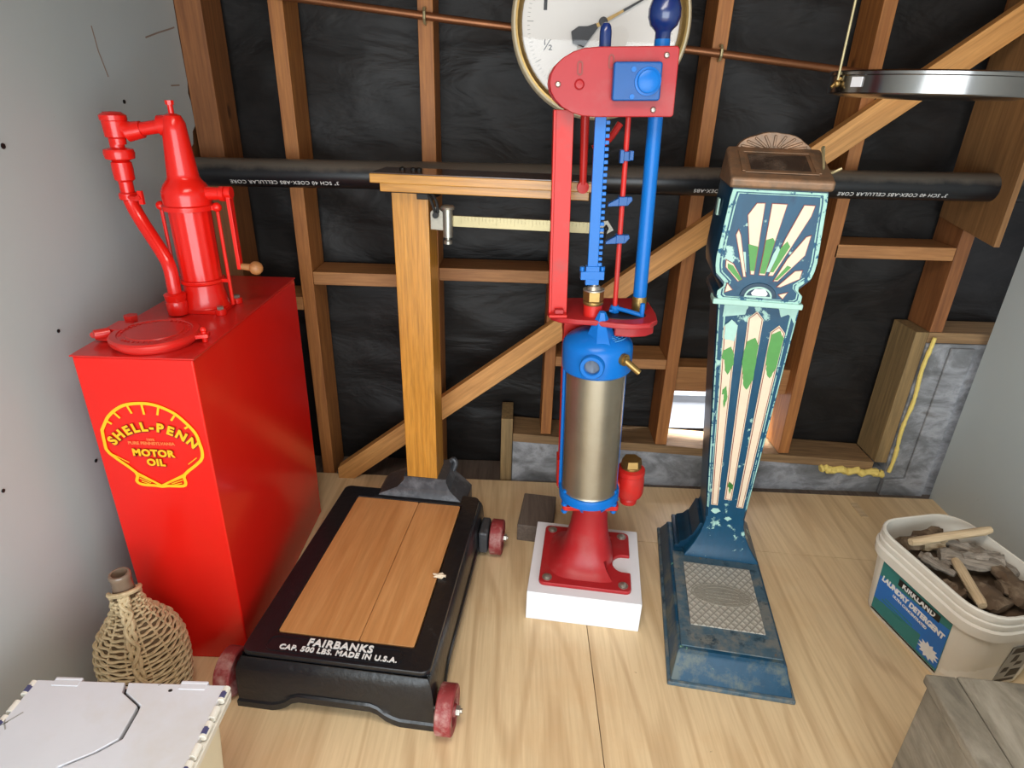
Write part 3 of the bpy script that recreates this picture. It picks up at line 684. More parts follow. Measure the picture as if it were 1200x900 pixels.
# neck casting and socket
b = MB()
zt2 = .205
def ring4(x0, x1, y0, y1, z): return [(x0, y0, z), (x1, y0, z), (x1, y1, z), (x0, y1, z)]
b.loft([ring4(.13, .43, .675, .80, .09), ring4(.13, .43, .675, .80, .15), ring4(.145, .41, .68, .805, .166), ring4(.20, .375, .70, .82, .185), ring4(.222, .362, .705, .826, .212), ring4(.222, .362, .705, .826, .225)])
for i in (0,): b.tube(smoothpath([(.355, .80, .18), (.372, .81, .22), (.366, .812, .238), (.355, .812, .23)], 4), .009, 10)
b.build('post_socket', IRONG, SC, bevel=.006)
b = MB(); b.hexa([(.233, .7085, .2), (.333, .7085, .2), (.333, .80, .2), (.233, .80, .2), (.229, .7085, 1.12), (.329, .7085, 1.12), (.329, .80, 1.12), (.229, .80, 1.12)]); b.build('upright_post', OAK, SC, bevel=.002)
# beam shelf
XS0, XS1 = .19, .765
b = MB(); b.box(XS0, XS1, .655, .80, 1.148, 1.171); sh_ = b.build('beam_shelf', OAKX, SC, bevel=.002)
b = MB(); b.box(XS0 + .002, XS1 - .002, .657, .798, 1.1712, 1.1735); b.build('dark_top', OAKT, sh_)
b = MB(); b.box(XS0 + .022, XS1 - .013, .667, .79, 1.126, 1.1478); b.build('under_rail', OAKX, sh_, bevel=.002)
b = MB(); b.box(.205, .345, .69, .80, 1.1205, 1.1258); b.box(.30, .345, .70, .80, 1.105, 1.1205); b.build('iron_plate', BLACKM, sh_, bevel=.002)
b = MB()
for x in (.255, .285, .30): b.lathe([(.008, 0), (.008, .006), (.001, .009)], (x, .735, 1.1735), 12)
b.build('screw_head', BLACKM, sh_)
# beam with poise
b = MB(); b.box(.392, .775, .695, .703, 1.040, 1.068)
for k in range(36): b.box(.42 + k * .0095, .4212 + k * .0095, .6942, .695, 1.056 if k % 5 else 1.048, 1.068)
bm_ = b.build('weigh_beam', PALEB, SC, bevel=.001)
b = MB(); b.prism([(.775, .694, 1.045), (.80, .694, 1.038), (.822, .694, 1.052), (.805, .694, 1.075), (.79, .694, 1.072), (.775, .694, 1.062)], (0, .008, 0)); b.build('beam_tip', PEWTER, bm_)
b = MB(); b.prism([(.338, .69, 1.03), (.375, .69, 1.028), (.392, .69, 1.045), (.392, .69, 1.066), (.372, .69, 1.078), (.352, .69, 1.09), (.338, .69, 1.075)], (0, .014, 0)); b.build('fulcrum_plate', PEWTER, bm_, bevel=.002)
b = MB(); b.lathe([(.005, -.062), (.011, -.06), (.011, -.052), (.006, -.05), (.006, -.043), (.013, -.042), (.0135, .03), (.018, .031), (.019, .036), (.015, .04), (.002, .042)], (.386, .688, 1.055), 24); b.build('poise_weight', plain('poise_steel', g(150, 148, 138), .32, .75, .1, 40, .05), bm_)
b = MB()
for d_ in (0, .013): b.tube(smoothpath([(.335 + d_, .69, 1.12), (.345 + d_, .685, 1.10), (.352 + d_ * .6, .686, 1.075)], 4), .004, 8)
b.cyl((.354, .68, 1.069), (.354, .70, 1.069), .008); b.build('hanger_hook', BLACKM, SC)
b = MB(); b.tube(smoothpath([(.802, .698, 1.064), (.802, .69, 1.05), (.798, .698, 1.02), (.795, .70, .98), (.793, .70, .93)], 4), .004, 8); b.ball((.793, .70, .925), .008, 6); b.ball((.802, .69, 1.055), .007, 6); b.build('stop_hook', BLACKM, bm_)
# scrap of fluff on deck
b = MB()
cb = Vector((-.182, 1.308, ZT + .003)); pp = [cb + Vector((.010 * math.cos(k * 2.3) * (1 + k * .12), .005 * math.sin(k * 2.9), .003 * (k % 3))) for k in range(9)]
b.tube(smoothpath(pp, 3), .0035, 6)
tag(b.build('tissue_scrap', CREAM), 'scrap of pale tissue lying at the right edge of the wooden scale deck', 'scrap')

# ================================================================== WHITE PLINTH BLOCK + AIR/FUEL PUMP
PO = Vector((.238, 1.475, 0)); yaw = R(-7)
BH = .1
b = MB(); b.box(-.16, .16, -.165, .155, 0, BH)
o = b.build('plinth_block', [WHITEP], None, bevel=.002); o.location = PO; o.rotation_euler = (0, 0, yaw); tag(o, 'white painted square wooden block under the red and blue pump', 'block')
b = MB((.09, 1.70, 0)); b.box(-.055, .06, -.10, .085, 0, .065, Matrix.Translation((.10, 1.765, 0)) @ Matrix.Rotation(R(-8), 4, 'Z'))
o = b.build('timber_offcut', DARKW, bevel=.003); o.location = (.09, 1.70, 0); tag(o, 'dark brown timber offcut lying behind the white block', 'block')
pump = thing('volumetric_pump', 'antique red and blue hand pump with nickel cylinder, standing on a white block', 'pump', PO + Vector((0, 0, BH)))
LEAN = Matrix.Translation(PO) @ Matrix.Rotation(R(-1.65), 4, 'Y') @ Matrix.Translation(-PO)
OFP = PO + Vector((0, 0, BH))
PX = .238
class PB(MB):
    def build(s, *a, **k):
        s.off = OFP; s.xf(LEAN); return MB.build(s, *a, **k)
# base flange with round notch on the right side
b = MB(); hw = .131; rr = .016; pts = []
pts += [(x, y) for x, y in rrect(0, -.004, hw, hw, rr, 4)]
# order: starts at +x+y corner going ccw ; insert notch between last corner (+x,-y) and first (+x,+y)
notch = [(hw, -.055)] + [(hw - .02 - .032 * math.sin(R(a)), -.018 - .037 * math.cos(R(a))) for a in range(10, 171, 16)] + [(hw, .019)]
pts = pts + notch
b.prism([(x, y, 0) for x, y in pts], (0, 0, .012))
fl = b.build('base_flange', REDF, pump, bevel=.003); fl.rotation_euler = (0, 0, yaw)
for sx, sy in ((1, 1), (1, -1), (-1, 1), (-1, -1)):
    b = MB(); b.cyl((sx * .108, sy * .108 - .004, .012), (sx * .108, sy * .108 - .004, .014), .014); b.lathe([(.009, .014), (.009, .017), (.005, .019), (.001, .0195)], (sx * .108, sy * .108 - .004, 0), 16); s_ = b.build('screw', ZINC, fl)
# bell pedestal: square-ish at the foot to round at the neck
b = MB(); rings = []; n = 48
for h_, rw, ex in ((.011, .112, 4), (.018, .100, 3.6), (.03, .086, 3.2), (.05, .074, 2.8), (.08, .064, 2.4), (.12, .056, 2.2), (.16, .051, 2), (.20, .049, 2), (.225, .049, 2)):
    r_ = []
    for k in range(n):
        a = 2 * PI * k / n + yaw; c_, s_ = math.cos(2 * PI * k / n), math.sin(2 * PI * k / n)
        q = rw / ((abs(c_) ** ex + abs(s_) ** ex) ** (1 / ex)); sh_y = 0
        # scoop where the notch cuts in
        if h_ < .04 and c_ > .7: q = min(q, .079)
        x_, y_ = q * c_, q * s_; r_.append((PX + x_ * math.cos(yaw) - y_ * math.sin(yaw), PO.y + x_ * math.sin(yaw) + y_ * math.cos(yaw), BH + h_))
    rings.append(r_)
b.loft(rings); b.off = OFP; MB.build(b, 'pedestal', REDF, pump)
NZ = BH + .222
b = PB(); b.prism([(PX + x, 1.47 + y, NZ) for x, y in rrect(0, 0, .078, .06, .01)], (0, 0, .014))
b.cyl((PX - .066, 1.555, NZ), (PX - .066, 1.555, .865), .019); b.cyl((PX + .05, 1.555, NZ), (PX + .05, 1.555, .865), .019); b.box(PX - .085, PX + .075, 1.52, 1.58, NZ, NZ + .014)
b.box(PX - .088, PX - .080, 1.53, 1.58, NZ, NZ + .09); b.box(PX - .085, PX + .07, 1.50, 1.585, .80, .866)
b.build('rear_frame', REDP, pump, bevel=.002)
CXX, CYY = PX - .003, 1.452
b = PB(); b.lathe([(.078, .376), (.076, .38), (.0755, .385), (.0755, .745), (.07, .746)], (CXX, CYY, 0), 56); b.build('cylinder_barrel', STEEL, pump)
b = PB(); b.lathe([(.05, .343), (.075, .346), (.083, .352), (.084, .372), (.082, .378), (.077, .378), (.077, .36), (.05, .358)], (CXX, CYY, 0), 56, cap=False)
for a in range(-135, 60, 45):
    c_, s_ = math.cos(R(a - 22)), math.sin(R(a - 22)); b.prism([(CXX + c_ * .07, CYY + s_ * .07, .35), (CXX + c_ * .085, CYY + s_ * .085, .352), (CXX + c_ * .07, CYY + s_ * .07, .334)], (-s_ * .006, c_ * .006, 0))
bc = b.build('lower_ring', BLUE, pump)
for x, y in ((-.072, -.03), (.064, -.03), (-.072, .05), (.064, .05)):
    b = PB(); b.cyl((PX + x, 1.45 + y, .31), (PX + x, 1.45 + y, .385), .0055, n=10); b.cyl((PX + x, 1.45 + y, NZ + .014), (PX + x, 1.45 + y, NZ + .022), .009, n=6); b.cyl((PX + x, 1.45 + y, NZ - .001), (PX + x, 1.45 + y, NZ - .009), .009, n=6); b.build('ring_bolt', BLUE, bc)
b = PB(); b.cyl((CXX - .079, CYY + .02, .36), (CXX - .079, CYY + .02, .76), .005, n=12); b.cyl((CXX + .079, CYY + .03, .36), (CXX + .079, CYY + .03, .76), .005, n=12); b.build('tie_rod', BLUE, pump)
# blue cap
b = PB(); b.lathe([(.07, .742), (.083, .738), (.0875, .743), (.088, .755), (.088, .80), (.085, .812), (.077, .822), (.058, .835), (.035, .843), (.02, .845), (.001, .8455)], (CXX, CYY, 0), 56)
b.loft([[(CXX - .034, CYY - .03, .828), (CXX - .012, CYY - .07, .824), (CXX + .020, CYY - .07, .824), (CXX + .040, CYY - .03, .828), (CXX + .02, CYY + .025, .84), (CXX - .018, CYY + .025, .84)],
        [(CXX - .022, CYY - .03, .862), (CXX - .009, CYY - .048, .858), (CXX + .013, CYY - .048, .858), (CXX + .026, CYY - .028, .862), (CXX + .014, CYY + .008, .866), (CXX - .012, CYY + .008, .866)],
        [(CXX - .006, CYY - .036, .898), (CXX - .003, CYY - .04, .897), (CXX + .006, CYY - .04, .897), (CXX + .01, CYY - .036, .898), (CXX + .005, CYY - .028, .899), (CXX - .004, CYY - .028, .899)]])
capb = b.build('blue_cap', BLUE, pump)
a0 = R(-104); d_ = Vector((math.cos(a0), math.sin(a0), 0)); pc = Vector((CXX, CYY, .778)) + d_ * .083
b = PB(); b.lathe([(.0185, .0), (.030, .0), (.030, .014), (.0275, .018), (.020, .018), (.0185, .016), (.0185, .0)], pc, 32, d_, cap=False); b.build('sight_port', BLUE, capb)
b = PB(); b.lathe([(.0186, .006), (.001, .006)], pc, 32, d_); b.build('port_glass', plain('milky_glass', g(120, 136, 158), .25, 0, .08, 30, 0, coat=.6), capb)
a0 = R(-52); d_ = Vector((math.cos(a0), math.sin(a0), 0)); pc = Vector((CXX, CYY, .79)) + d_ * .084
b = PB(); b.cyl(pc - d_ * .002, pc + d_ * .012, .015, n=20); b.cyl(pc + d_ * .012, pc + d_ * .016, .011, n=20); b.cyl(pc + d_ * .008, pc + d_ * .012 + Vector((.034, -.006, -.03)), .0085, .0075, 14)
b.build('drain_cock', BRASS, capb)
b = PB()
for k in range(5):
    a = R(-52 + 0); r1 = .046 + k * .006
    pts = [(CXX + r1 * math.cos(R(q)), CYY + r1 * math.sin(R(q)), .8395 - (r1 / .08) ** 4 * .016 + .0005) for q in range(-62, 8, 7)]
    if k in (0, 4): b.strip(pts, .0025, (0, 0, 1), .002)
    else:
        for q0, q1 in zip(pts[::2], pts[1::2]): b.strip([q0, q1], .003, (0, 0, 1), .0016)
b.build('maker_plate', plain('light_blue_plate', g(70, 150, 210), .4, 0, .1, 60, .1), capb)
# head plate
HZ = .878
fx = [(-.13, 1.485), (-.122, 1.452), (-.10, 1.43), (-.06, 1.418), (-.02, 1.412), (.03, 1.39), (.07, 1.384), (.11, 1.392), (.133, 1.42), (.139, 1.47), (.139, 1.56), (.12, 1.6), (-.10, 1.6), (-.125, 1.56)]
b = PB(); b.prism([(PX + x, y, HZ - .014) for x, y in fx], (0, 0, .014)); b.prism([(PX + x, y, HZ - .04) for x, y in ((.03, 1.41), (.07, 1.402), (.105, 1.408), (.128, 1.43), (.131, 1.53), (.03, 1.55))], (0, 0, .027))
b.build('head_plate', REDF, pump, bevel=.004)
b = PB(); b.lathe([(.045, 0), (.044, .0016), (.001, .0016)], (PX + .055, 1.455, HZ), 40, sx=1.25, sy=.8); b.build('worn_patch', BLACKM, pump)
# left channel
b = PB(); LX0, LX1 = PX - .128, PX - .084
b.box(LX0, LX1, 1.452, 1.458, HZ + .004, 1.34); b.box(LX0, LX0 + .006, 1.446, 1.49, HZ, 1.34); b.box(LX0, LX1, 1.43, 1.458, HZ, HZ + .007)
lc = b.build('side_channel', REDP, pump, bevel=.0015)
b = PB(); b.box(LX0 + .014, LX1 - .008, 1.437, 1.452, HZ + .007, HZ + .018); b.build('channel_bolt', REDF, lc, bevel=.002)
# stuffing nut
nx_, ny_ = PX - .020, 1.455
b = PB(); b.cyl((nx_, ny_, HZ), (nx_, ny_, HZ + .028), .023, n=28); b.build('gland_collar', REDP, pump)
b = PB(); b.lathe([(.024, .028), (.025, .031), (.025, .036), (.022, .038)], (nx_, ny_, HZ), 24); b.cyl((nx_, ny_, HZ + .038), (nx_, ny_, HZ + .063), .0255, n=6); b.build('gland_nut', BRASS, pump, bevel=.0015)
b = PB(); b.cyl((nx_, ny_, HZ + .063), (nx_, ny_, HZ + .066), .026, .026, 24); b.cyl((nx_, ny_, HZ + .066), (nx_, ny_, HZ + .074), .018, .014, 20); b.cyl((nx_, ny_, HZ + .07), (nx_, ny_, HZ + .10), .008, n=16); b.build('piston_rod', ZINC, pump)
# rack
b = PB(); rx0, rx1 = PX - .038, PX - .014
b.box(rx0, rx1, 1.45, 1.462, .975, 1.46)
for k in range(24):
    z = 1.0 + k * .0135
    b.box(rx1, rx1 + .009, 1.45, 1.462, z, z + .008)
b.box(rx0 - .016, rx1 + .016, 1.446, 1.466, .968, .988); b.cyl((rx0 - .012, 1.456, .988), (rx0 - .012, 1.456, .998), .006); b.cyl((rx1 + .012, 1.456, .988), (rx1 + .012, 1.456, .998), .006); b.box(rx0 - .004, rx1 + .004, 1.447, 1.465, .955, 1.0)
b.build('toothed_rack', BLUE, pump, bevel=.001)
b = PB(); b.lathe([(.001, 1.503), (.007, 1.501), (.011, 1.495), (.0125, 1.486), (.0125, 1.45), (.0125, 1.44)], (PX - .025, 1.456, 0), 20); b.build('rack_cap', NAVY, pump)
# stop rod with latches
b = PB(); b.cyl((PX + .036, 1.47, HZ), (PX + .036, 1.47, 1.34), .006, n=14); sr = b.build('stop_rod', REDP, pump)
b = PB(); b.lathe([(.012, .002), (.013, .012), (.010, .02)], (PX + .036, 1.47, HZ), 8); b.tube([(PX + .04, 1.465, HZ + .014), (PX + .07, 1.45, HZ + .010), (PX + .098, 1.44, HZ + .004)], .0055, 10); b.cyl((PX + .098, 1.44, HZ), (PX + .098, 1.44, HZ + .034), .006, n=12); b.box(PX + .02, PX + .03, 1.452, 1.458, HZ + .008, HZ + .014)
b.build('link_arm', BLUE, sr, bevel=.0008)
for z, sd in ((1.245, 0), (1.148, 1), (1.062, 1)):
    b = PB(); X = PX + .036
    b.box(X - .010, X + .010, 1.458, 1.482, z - .010, z + .010)
    if sd: b.prism([(X - .008, 1.46, z + .008), (X - .034, 1.46, z - .006), (X - .034, 1.46, z - .012), (X + .012, 1.46, z - .010), (X + .022, 1.46, z + .002), (X + .02, 1.46, z + .010)], (0, .014, 0))
    else: b.box(X - .015, X - .006, 1.45, 1.47, z - .014, z + .014); b.box(X + .006, X + .015, 1.45, 1.47, z - .008, z + .012)
    b.build('trip_latch', BLUEM, sr, bevel=.0015)
# outlet tube
b = PB(); b.cyl((PX + .1, 1.495, HZ + .034), (PX + .1, 1.495, 1.475), .0165, n=28); ot_ = b.build('blue_tube', BLUE, pump)
b = PB(); b.lathe([(.018, 0), (.018, .03), (.0165, .036)], (PX + .1, 1.495, HZ), 24); b.build('tube_ferrule', BRASS, ot_)
b = PB(); b.lathe([(.0165, 1.455), (.0165, 1.487), (.02, 1.492), (.029, 1.50), (.034, 1.515), (.034, 1.53), (.029, 1.545), (.018, 1.553), (.001, 1.556)], (PX + .1, 1.495, 0), 14); b.build('ball_knob', NAVY, ot_, )
# head box: front plate, back plate, rim
def fr_(y): 
    o_ = [(.118, 1.326), (.122, 1.33), (.122, 1.453), (.117, 1.458), (-.04, 1.457)]
    for k in range(1, 12):
        a = R(90 + 180 * k / 12); o_.append((-.045 + .095 * math.cos(a) * (1 if k < 13 else 1), 1.3915 + .0655 * math.sin(a)))
    o_.append((-.04, 1.326)); return [(PX + x, y, z) for x, z in o_]
b = PB(); b.prism(fr_(1.418), (0, .01, 0)); 
hp = b.build('head_plate_front', REDF, pump, bevel=.003)
b = PB(); b.prism(fr_(1.515), (0, .008, 0)); 
b.build('head_plate_back', REDF, pump, bevel=.002)
b = PB(); b.box(PX + .112, PX + .119, 1.4281, 1.515, 1.33, 1.453); b.box(PX - .135, PX - .09, 1.4281, 1.515, 1.375, 1.40); b.cyl((PX + .085, 1.43, 1.337), (PX + .085, 1.515, 1.337), .008); b.build('head_spacer', REDF, pump)
for x, z, r_ in ((-.122, 1.3885, .006), (.096, 1.441, .006), (.078, 1.34, .006), (-.078, 1.388, .0105)):
    b = PB(); b.lathe([(r_, 0), (r_, .002), (r_ * .7, .005), (.001, .006)], (PX + x, 1.418, z), 16, (0, -1, 0)); b.build('rivet', REDF if r_ > .01 else ZINC, hp)
for x, z in ((-.078, 1.418), (-.015, 1.43)):
    b = PB(); q = [(PX + x + xx, 1.4175, z + zz) for xx, zz in rrect(0, 0, .0045, .012, .0044, 4)]; b.strip(q + q[:1], .0028, (0, -1, 0), .0015); b.build('slot', MAROON, hp)
b = PB(); q = rrect(.037, 1.393, .049, .036, .006, 4); b.prism([(PX + x, 1.395, z) for x, z in q], (0, .0225, 0)); gb = b.build('gear_box', BLUEM, pump, bevel=.004)
b = PB(); b.lathe([(.027, 0), (.0265, .003), (.022, .004), (.0215, .010), (.019, .0115), (.001, .012)], (PX + .058, 1.395, 1.393), 32, (0, -1, 0))
b.cyl((PX + .028, 1.395, 1.415), (PX + .028, 1.393, 1.415), .005); b.cyl((PX + .028, 1.395, 1.365), (PX + .028, 1.393, 1.365), .005); b.build('gear_cap', BLUE, gb)
# crank handle behind
b = PB(); b.cyl((PX - .052, 1.535, 1.35), (PX - .049, 1.545, 1.175), .0105, .0085, 16); b.lathe([(.014, -.007), (.015, 0), (.014, .007)], (PX - .049, 1.545, 1.168), 20, (0, 1, 0)); b.cyl((PX - .052, 1.5, 1.35), (PX - .052, 1.545, 1.35), .013)
b.tube(smoothpath([(PX - .03, 1.54, 1.255), (PX + .005, 1.54, 1.275), (PX + .03, 1.54, 1.31)], 4), .008, 10); b.build('crank_handle', REDP, pump)
# side valve
vx, vy = PX + .126, 1.53
b = PB(); b.lathe([(.02, .268), (.024, .27), (.026, .283), (.022, .29), (.037, .298), (.041, .31), (.041, .35), (.038, .37), (.041, .373), (.04, .386), (.026, .392)], (vx, vy, 0), 32); b.cyl((vx, vy, .335), (PX + .04, 1.53, .335), .024)
vl = b.build('side_valve', REDP, pump)
b = PB(); b.cyl((vx, vy, .39), (vx, vy, .398), .029, n=24); b.cyl((vx, vy, .398), (vx, vy, .42), .032, .028, n=6); b.build('hex_plug', BRASS, vl, bevel=.002)

# ================================================================== PENNY SCALE
QO = Vector((.576, 1.095, 0))
PS = thing('pedestal_scale', 'tall teal penny weighing scale with cream stripes and a bronze sunburst top', 'weighing scale', QO, R(-9))
def rect(cx, y0, y1, hw, z, k=0.0):
    return [(cx - hw, y0, z), (cx + hw, y0, z), (cx + hw, y1, z), (cx - hw, y1, z)]
# foot
b = MB(); b.loft([rect(0, 0, .64, .157, 0), rect(0, 0, .64, .157, .012), rect(0, .006, .634, .150, .014)]); b.build('foot_rim', TEALB, PS, bevel=.003)
b = MB(); b.loft([rect(0, .006, .634, .150, .0141), rect(0, .048, .60, .137, .062), rect(0, .05, .598, .135, .07), rect(0, .056, .594, .131, .075), rect(0, .064, .59, .127, .0755)]); b.build('foot', TEALF, PS, bevel=.003)
b = MB(); b.box(-.127, .127, .064, .44, .0757, .080); pl_ = b.build('tread_frame', TEALB, PS, bevel=.002)
b = MB(); b.box(-.097, .097, .138, .39, .0802, .0835); b.build('tread_plate', RUBBER, pl_, bevel=.001)
b = MB()
for sc_ in (1., .72):
    q = [(.084 * sc_ * math.cos(R(a)), .264 + .042 * sc_ * math.sin(R(a)), .0837) for a in range(0, 361, 12)]; b.strip(q, .003, (0, 0, 1), .0015)
b.prism([(.079 * math.cos(R(a)), .264 + .038 * math.sin(R(a)), .0837) for a in range(0, 360, 12)], (0, 0, .0008))
for k in range(26):
    a = R(360 / 26 * k); b.strip([(.072 * math.cos(a), .264 + .0345 * math.sin(a), .0845), (.066 * math.cos(a), .264 + .031 * math.sin(a), .0845)], .003, (0, 0, 1), .001)
for y_ in (.276, .264, .252):
    for k in range(9): b.box(-.045 + k * .0105, -.038 + k * .0105, y_ - .003, y_ + .003, .0845, .0856)
b.build('oval_badge', PEWTER, pl_)
# column foot (flared)
y0c, y1c = .452, .598
def cxz(z): return .014 - .030 * (z - .19) / .71
sec = [(.0757, .112, -.030, .035), (.085, .110, -.028, .033), (.10, .098, -.020, .026), (.125, .082, -.012, .018), (.155, .068, -.005, .009), (.19, .058, 0, .0), (.215, .057, 0, 0)]
b = MB(); b.loft([rect(cxz(z), y0c + dy, min(y1c + dyb, .632), hw_, z) for z, hw_, dy, dyb in sec]); b.build('column_foot', TEAL, PS, bevel=.004)
b = MB(); b.loft([rect(.004, .462, y_, w_, z) for z, w_, y_ in ((.0757, .124, .622), (.088, .123, .621), (.0885, .113, .612), (.10, .110, .61), (.112, .092, .602), (.13, .080, .598), (.131, .076, .597), (.16, .066, .597), (.18, .060, .597))]); b.build('foot_step', TEALD, PS, bevel=.003)
# column
def hwz(z): return .057 + (.104 - .057) * (z - .2) / .7
b = MB(); cz = [.2, .45, .7, .905]
ch = .008
b.loft([[(cxz(z) - hwz(z), y0c + ch, z), (cxz(z) - hwz(z) + ch, y0c, z), (cxz(z) + hwz(z) - ch, y0c, z), (cxz(z) + hwz(z), y0c + ch, z), (cxz(z) + hwz(z), y1c, z), (cxz(z) - hwz(z), y1c, z)] for z in cz])
col_ = b.build('column', TEALD, PS, smooth=False)
b = MB(); b.loft([[(cxz(z) - hwz(z) + ch * .8, y0c - .001, z), (cxz(z) + hwz(z) - ch * .8, y0c - .001, z), (cxz(z) + hwz(z) - ch * .8, y0c + .002, z), (cxz(z) - hwz(z) + ch * .8, y0c + .002, z)] for z in (.2, .9)]); b.build('column_front', TEAL, col_)
b = MB()
for s_ in (-1, 1):
    b.prism([(cxz(.25) + s_ * (hwz(.25) - .003), y0c + .0012, .25), (cxz(.25) + s_ * (hwz(.25) - .008), y0c - .0015, .25), (cxz(.55) + s_ * (hwz(.55) - .016), y0c - .0018, .55), (cxz(.9) + s_ * (hwz(.9) - .022), y0c - .0018, .9), (cxz(.9) + s_ * (hwz(.9) - .003), y0c + .0012, .9)], (0, .0004, 0))
b.build('worn_edge', TEALE, col_)
# three raised stripes with pointed tops
yf = y0c - .0012
def stripe(t, zb, ztp, wb, wt):
    def cxs(z): return cxz(z) + t * hwz(z)
    def outline(g_, y, zt_=ztp, zb_=zb):
        a = []
        for s_ in (-1, 1):
            seq = [(cxs(zb_) + s_ * (wb / 2 - g_), zb_ + g_), (cxs(zt_) + s_ * (wt / 2 - g_), zt_ - wt * .55)]
            a += seq if s_ > 0 else seq[::-1]
        # left up side reversed -> go round: left top, left bottom, right bottom, right top, apex
        return [(x, y, z) for x, z in a] + [(cxs(zt_), y, zt_ - g_ * 1.4)]
    b = MB()
    b.mat(0).prism(outline(0, yf), (0, -.003, 0)); b.mat(1).prism(outline(.0022, yf - .003), (0, -.0007, 0)); b.mat(0).prism(outline(.0042, yf - .0037), (0, -.0006, 0))
    return b.build('flute_stripe', [CREAM, MAROON], col_)
stripe(-.62, .262, .842, .019, .034); stripe(-.02, .285, .872, .021, .038); stripe(.58, .262, .838, .019, .036)
def patch(name, pts, y, m, par, th=.0005):
    q = []
    for i, (x, z) in enumerate(pts):
        x2, z2 = pts[(i + 1) % len(pts)]
        for k in range(4):
            t = k / 4; q.append((x + (x2 - x) * t + .0018 * noise.noise(Vector((x * 300 + k, z * 300, i))), y, z + (z2 - z) * t + .0022 * noise.noise(Vector((x * 200, z * 200 + k, i + 7)))))
    b = MB(); b.prism(q, (0, -th, 0)); return b.build(name, m, par, smooth=False)
def cs(t, z): return cxz(z) + t * hwz(z)
yp = yf - .0043
for t, wd, segs in ((-.62, .015, ((.70, .77), (.60, .655))), (-.02, .017, ((.66, .80), (.32, .345))), (.58, .0165, ((.70, .825),))):
    for i, (za, zb) in enumerate(segs):
        k = 1 if (zb - za) > .06 else .45
        patch('green_paint_patch', [(cs(t, za) - wd * k * .4, za), (cs(t, za) + wd * k * .2, za - .012), (cs(t, za) + wd * k * .9, za + .02), (cs(t, zb) + wd * k, zb - .02), (cs(t, zb) + wd * k * .3, zb), (cs(t, zb) - wd * k * .9, zb - .012), (cs(t, zb) - wd * k, (za + zb) / 2), (cs(t, za) - wd * k * .8, za + .03)], yp, GREENP, col_)
patch('aqua_chip', [(cs(-.62, .79) - .015, .79), (cs(-.62, .79) + .012, .785), (cs(-.62, .83) + .016, .83), (cs(-.62, .845), .845), (cs(-.62, .83) - .016, .828)], yp, AQUA, col_)
patch('aqua_chip', [(.028, .895), (.082, .892), (.08, .845), (.062, .87), (.045, .86)], yf, AQUA, col_)
patch('aqua_chip', [(-.1, .85), (-.045, .86), (-.04, .885), (-.1, .893)], yf, AQUA, col_)
for cx_, cz_, r_ in ((-.02, .238, .014), (.02, .215, .01)):
    patch('aqua_chip', [(cx_ - r_, cz_), (cx_, cz_ - r_ * .7), (cx_ + r_ * 1.1, cz_ + .002), (cx_ + r_ * .4, cz_ + r_ * .8), (cx_ - r_ * .6, cz_ + r_ * .7)], y0c - .0013, AQUA, col_)
# head: silhouette prism with scalloped lower sides
HX = -.028
yh0, yh1 = .418, .605
out = [(.100, .892), (.106, .898), (.106, .915), (.094, .928), (.093, .94), (.104, .952), (.117, .965), (.121, .985), (.1225, 1.01), (.113, 1.17), (.110, 1.19)]
def headring(y, sc_=1., dz=0):
    rt = [(HX + x * sc_, y, z + dz) for x, z in out]; lt = [(HX - x * sc_, y, z + dz) for x, z in out[::-1]]
    return rt + lt
b = MB(); b.loft([headring(yh1, .985), headring(yh0 + .012, 1.), headring(yh0, .95, .002)]); hd = b.build('head_case', TEALD, PS, ang=30)
# front panel following the head outline
def panel(ins, y, th, m, name, par):
    rt = []; 
    for x, z in out: rt.append((HX + (x - ins), y, .905 + ins * .6 + (z - .892) * (1.178 - .905 - ins * 1.2) / (1.19 - .892)))
    lt = [(2 * HX - p[0], p[1], p[2]) for p in rt[::-1]]
    b = MB(); b.prism(rt + lt, (0, -th, 0)); return b.build(name, m, par, bevel=.0012)
pa = panel(.004, yh0, .003, TEALE, 'panel_border', PS); panel(.013, yh0 - .003, .0012, TEAL, 'panel_field', pa)
panel(.0165, yh0 - .0042, .0008, TEALE, 'panel_bead', pa); panel(.0195, yh0 - .005, .0006, TEAL, 'panel_ground', pa)
b = MB(); b.box(HX - .109, HX + .109, yh0 - .006, yh0 + .05, .893, .908); b.build('head_lip', AQUA, PS, bevel=.003)
# sun rays
yr = yh0 - .0056
def ray(pts, i):
    """pts = inner-left, inner-right, outer-right, outer-tip, outer-left"""
    P = [Vector((HX + x, yr, z)) for x, z in pts]; c_ = sum(P, Vector()) / len(P)
    b = MB(); b.mat(1).prism(P, (0, -.0016, 0))
    Q = []
    for i_ in range(len(P)):
        p0, p1, p2 = P[i_ - 1], P[i_], P[(i_ + 1) % len(P)]; e1 = (p1 - p0).normalized(); e2 = (p2 - p1).normalized(); n1 = Vector((-e1.z, 0, e1.x)); n2 = Vector((-e2.z, 0, e2.x))
        if n1.dot(c_ - p1) < 0: n1, n2 = -n1, -n2
        bi = (n1 + n2); bi = bi / max(.35, bi.length_squared / 2); Q.append(p1 + bi * .0016)
    b.mat(0).prism([q + Vector((0, -.0016, 0)) for q in Q], (0, -.0008, 0))
    return b.build('sun_ray', [CREAM, MAROON], pa)
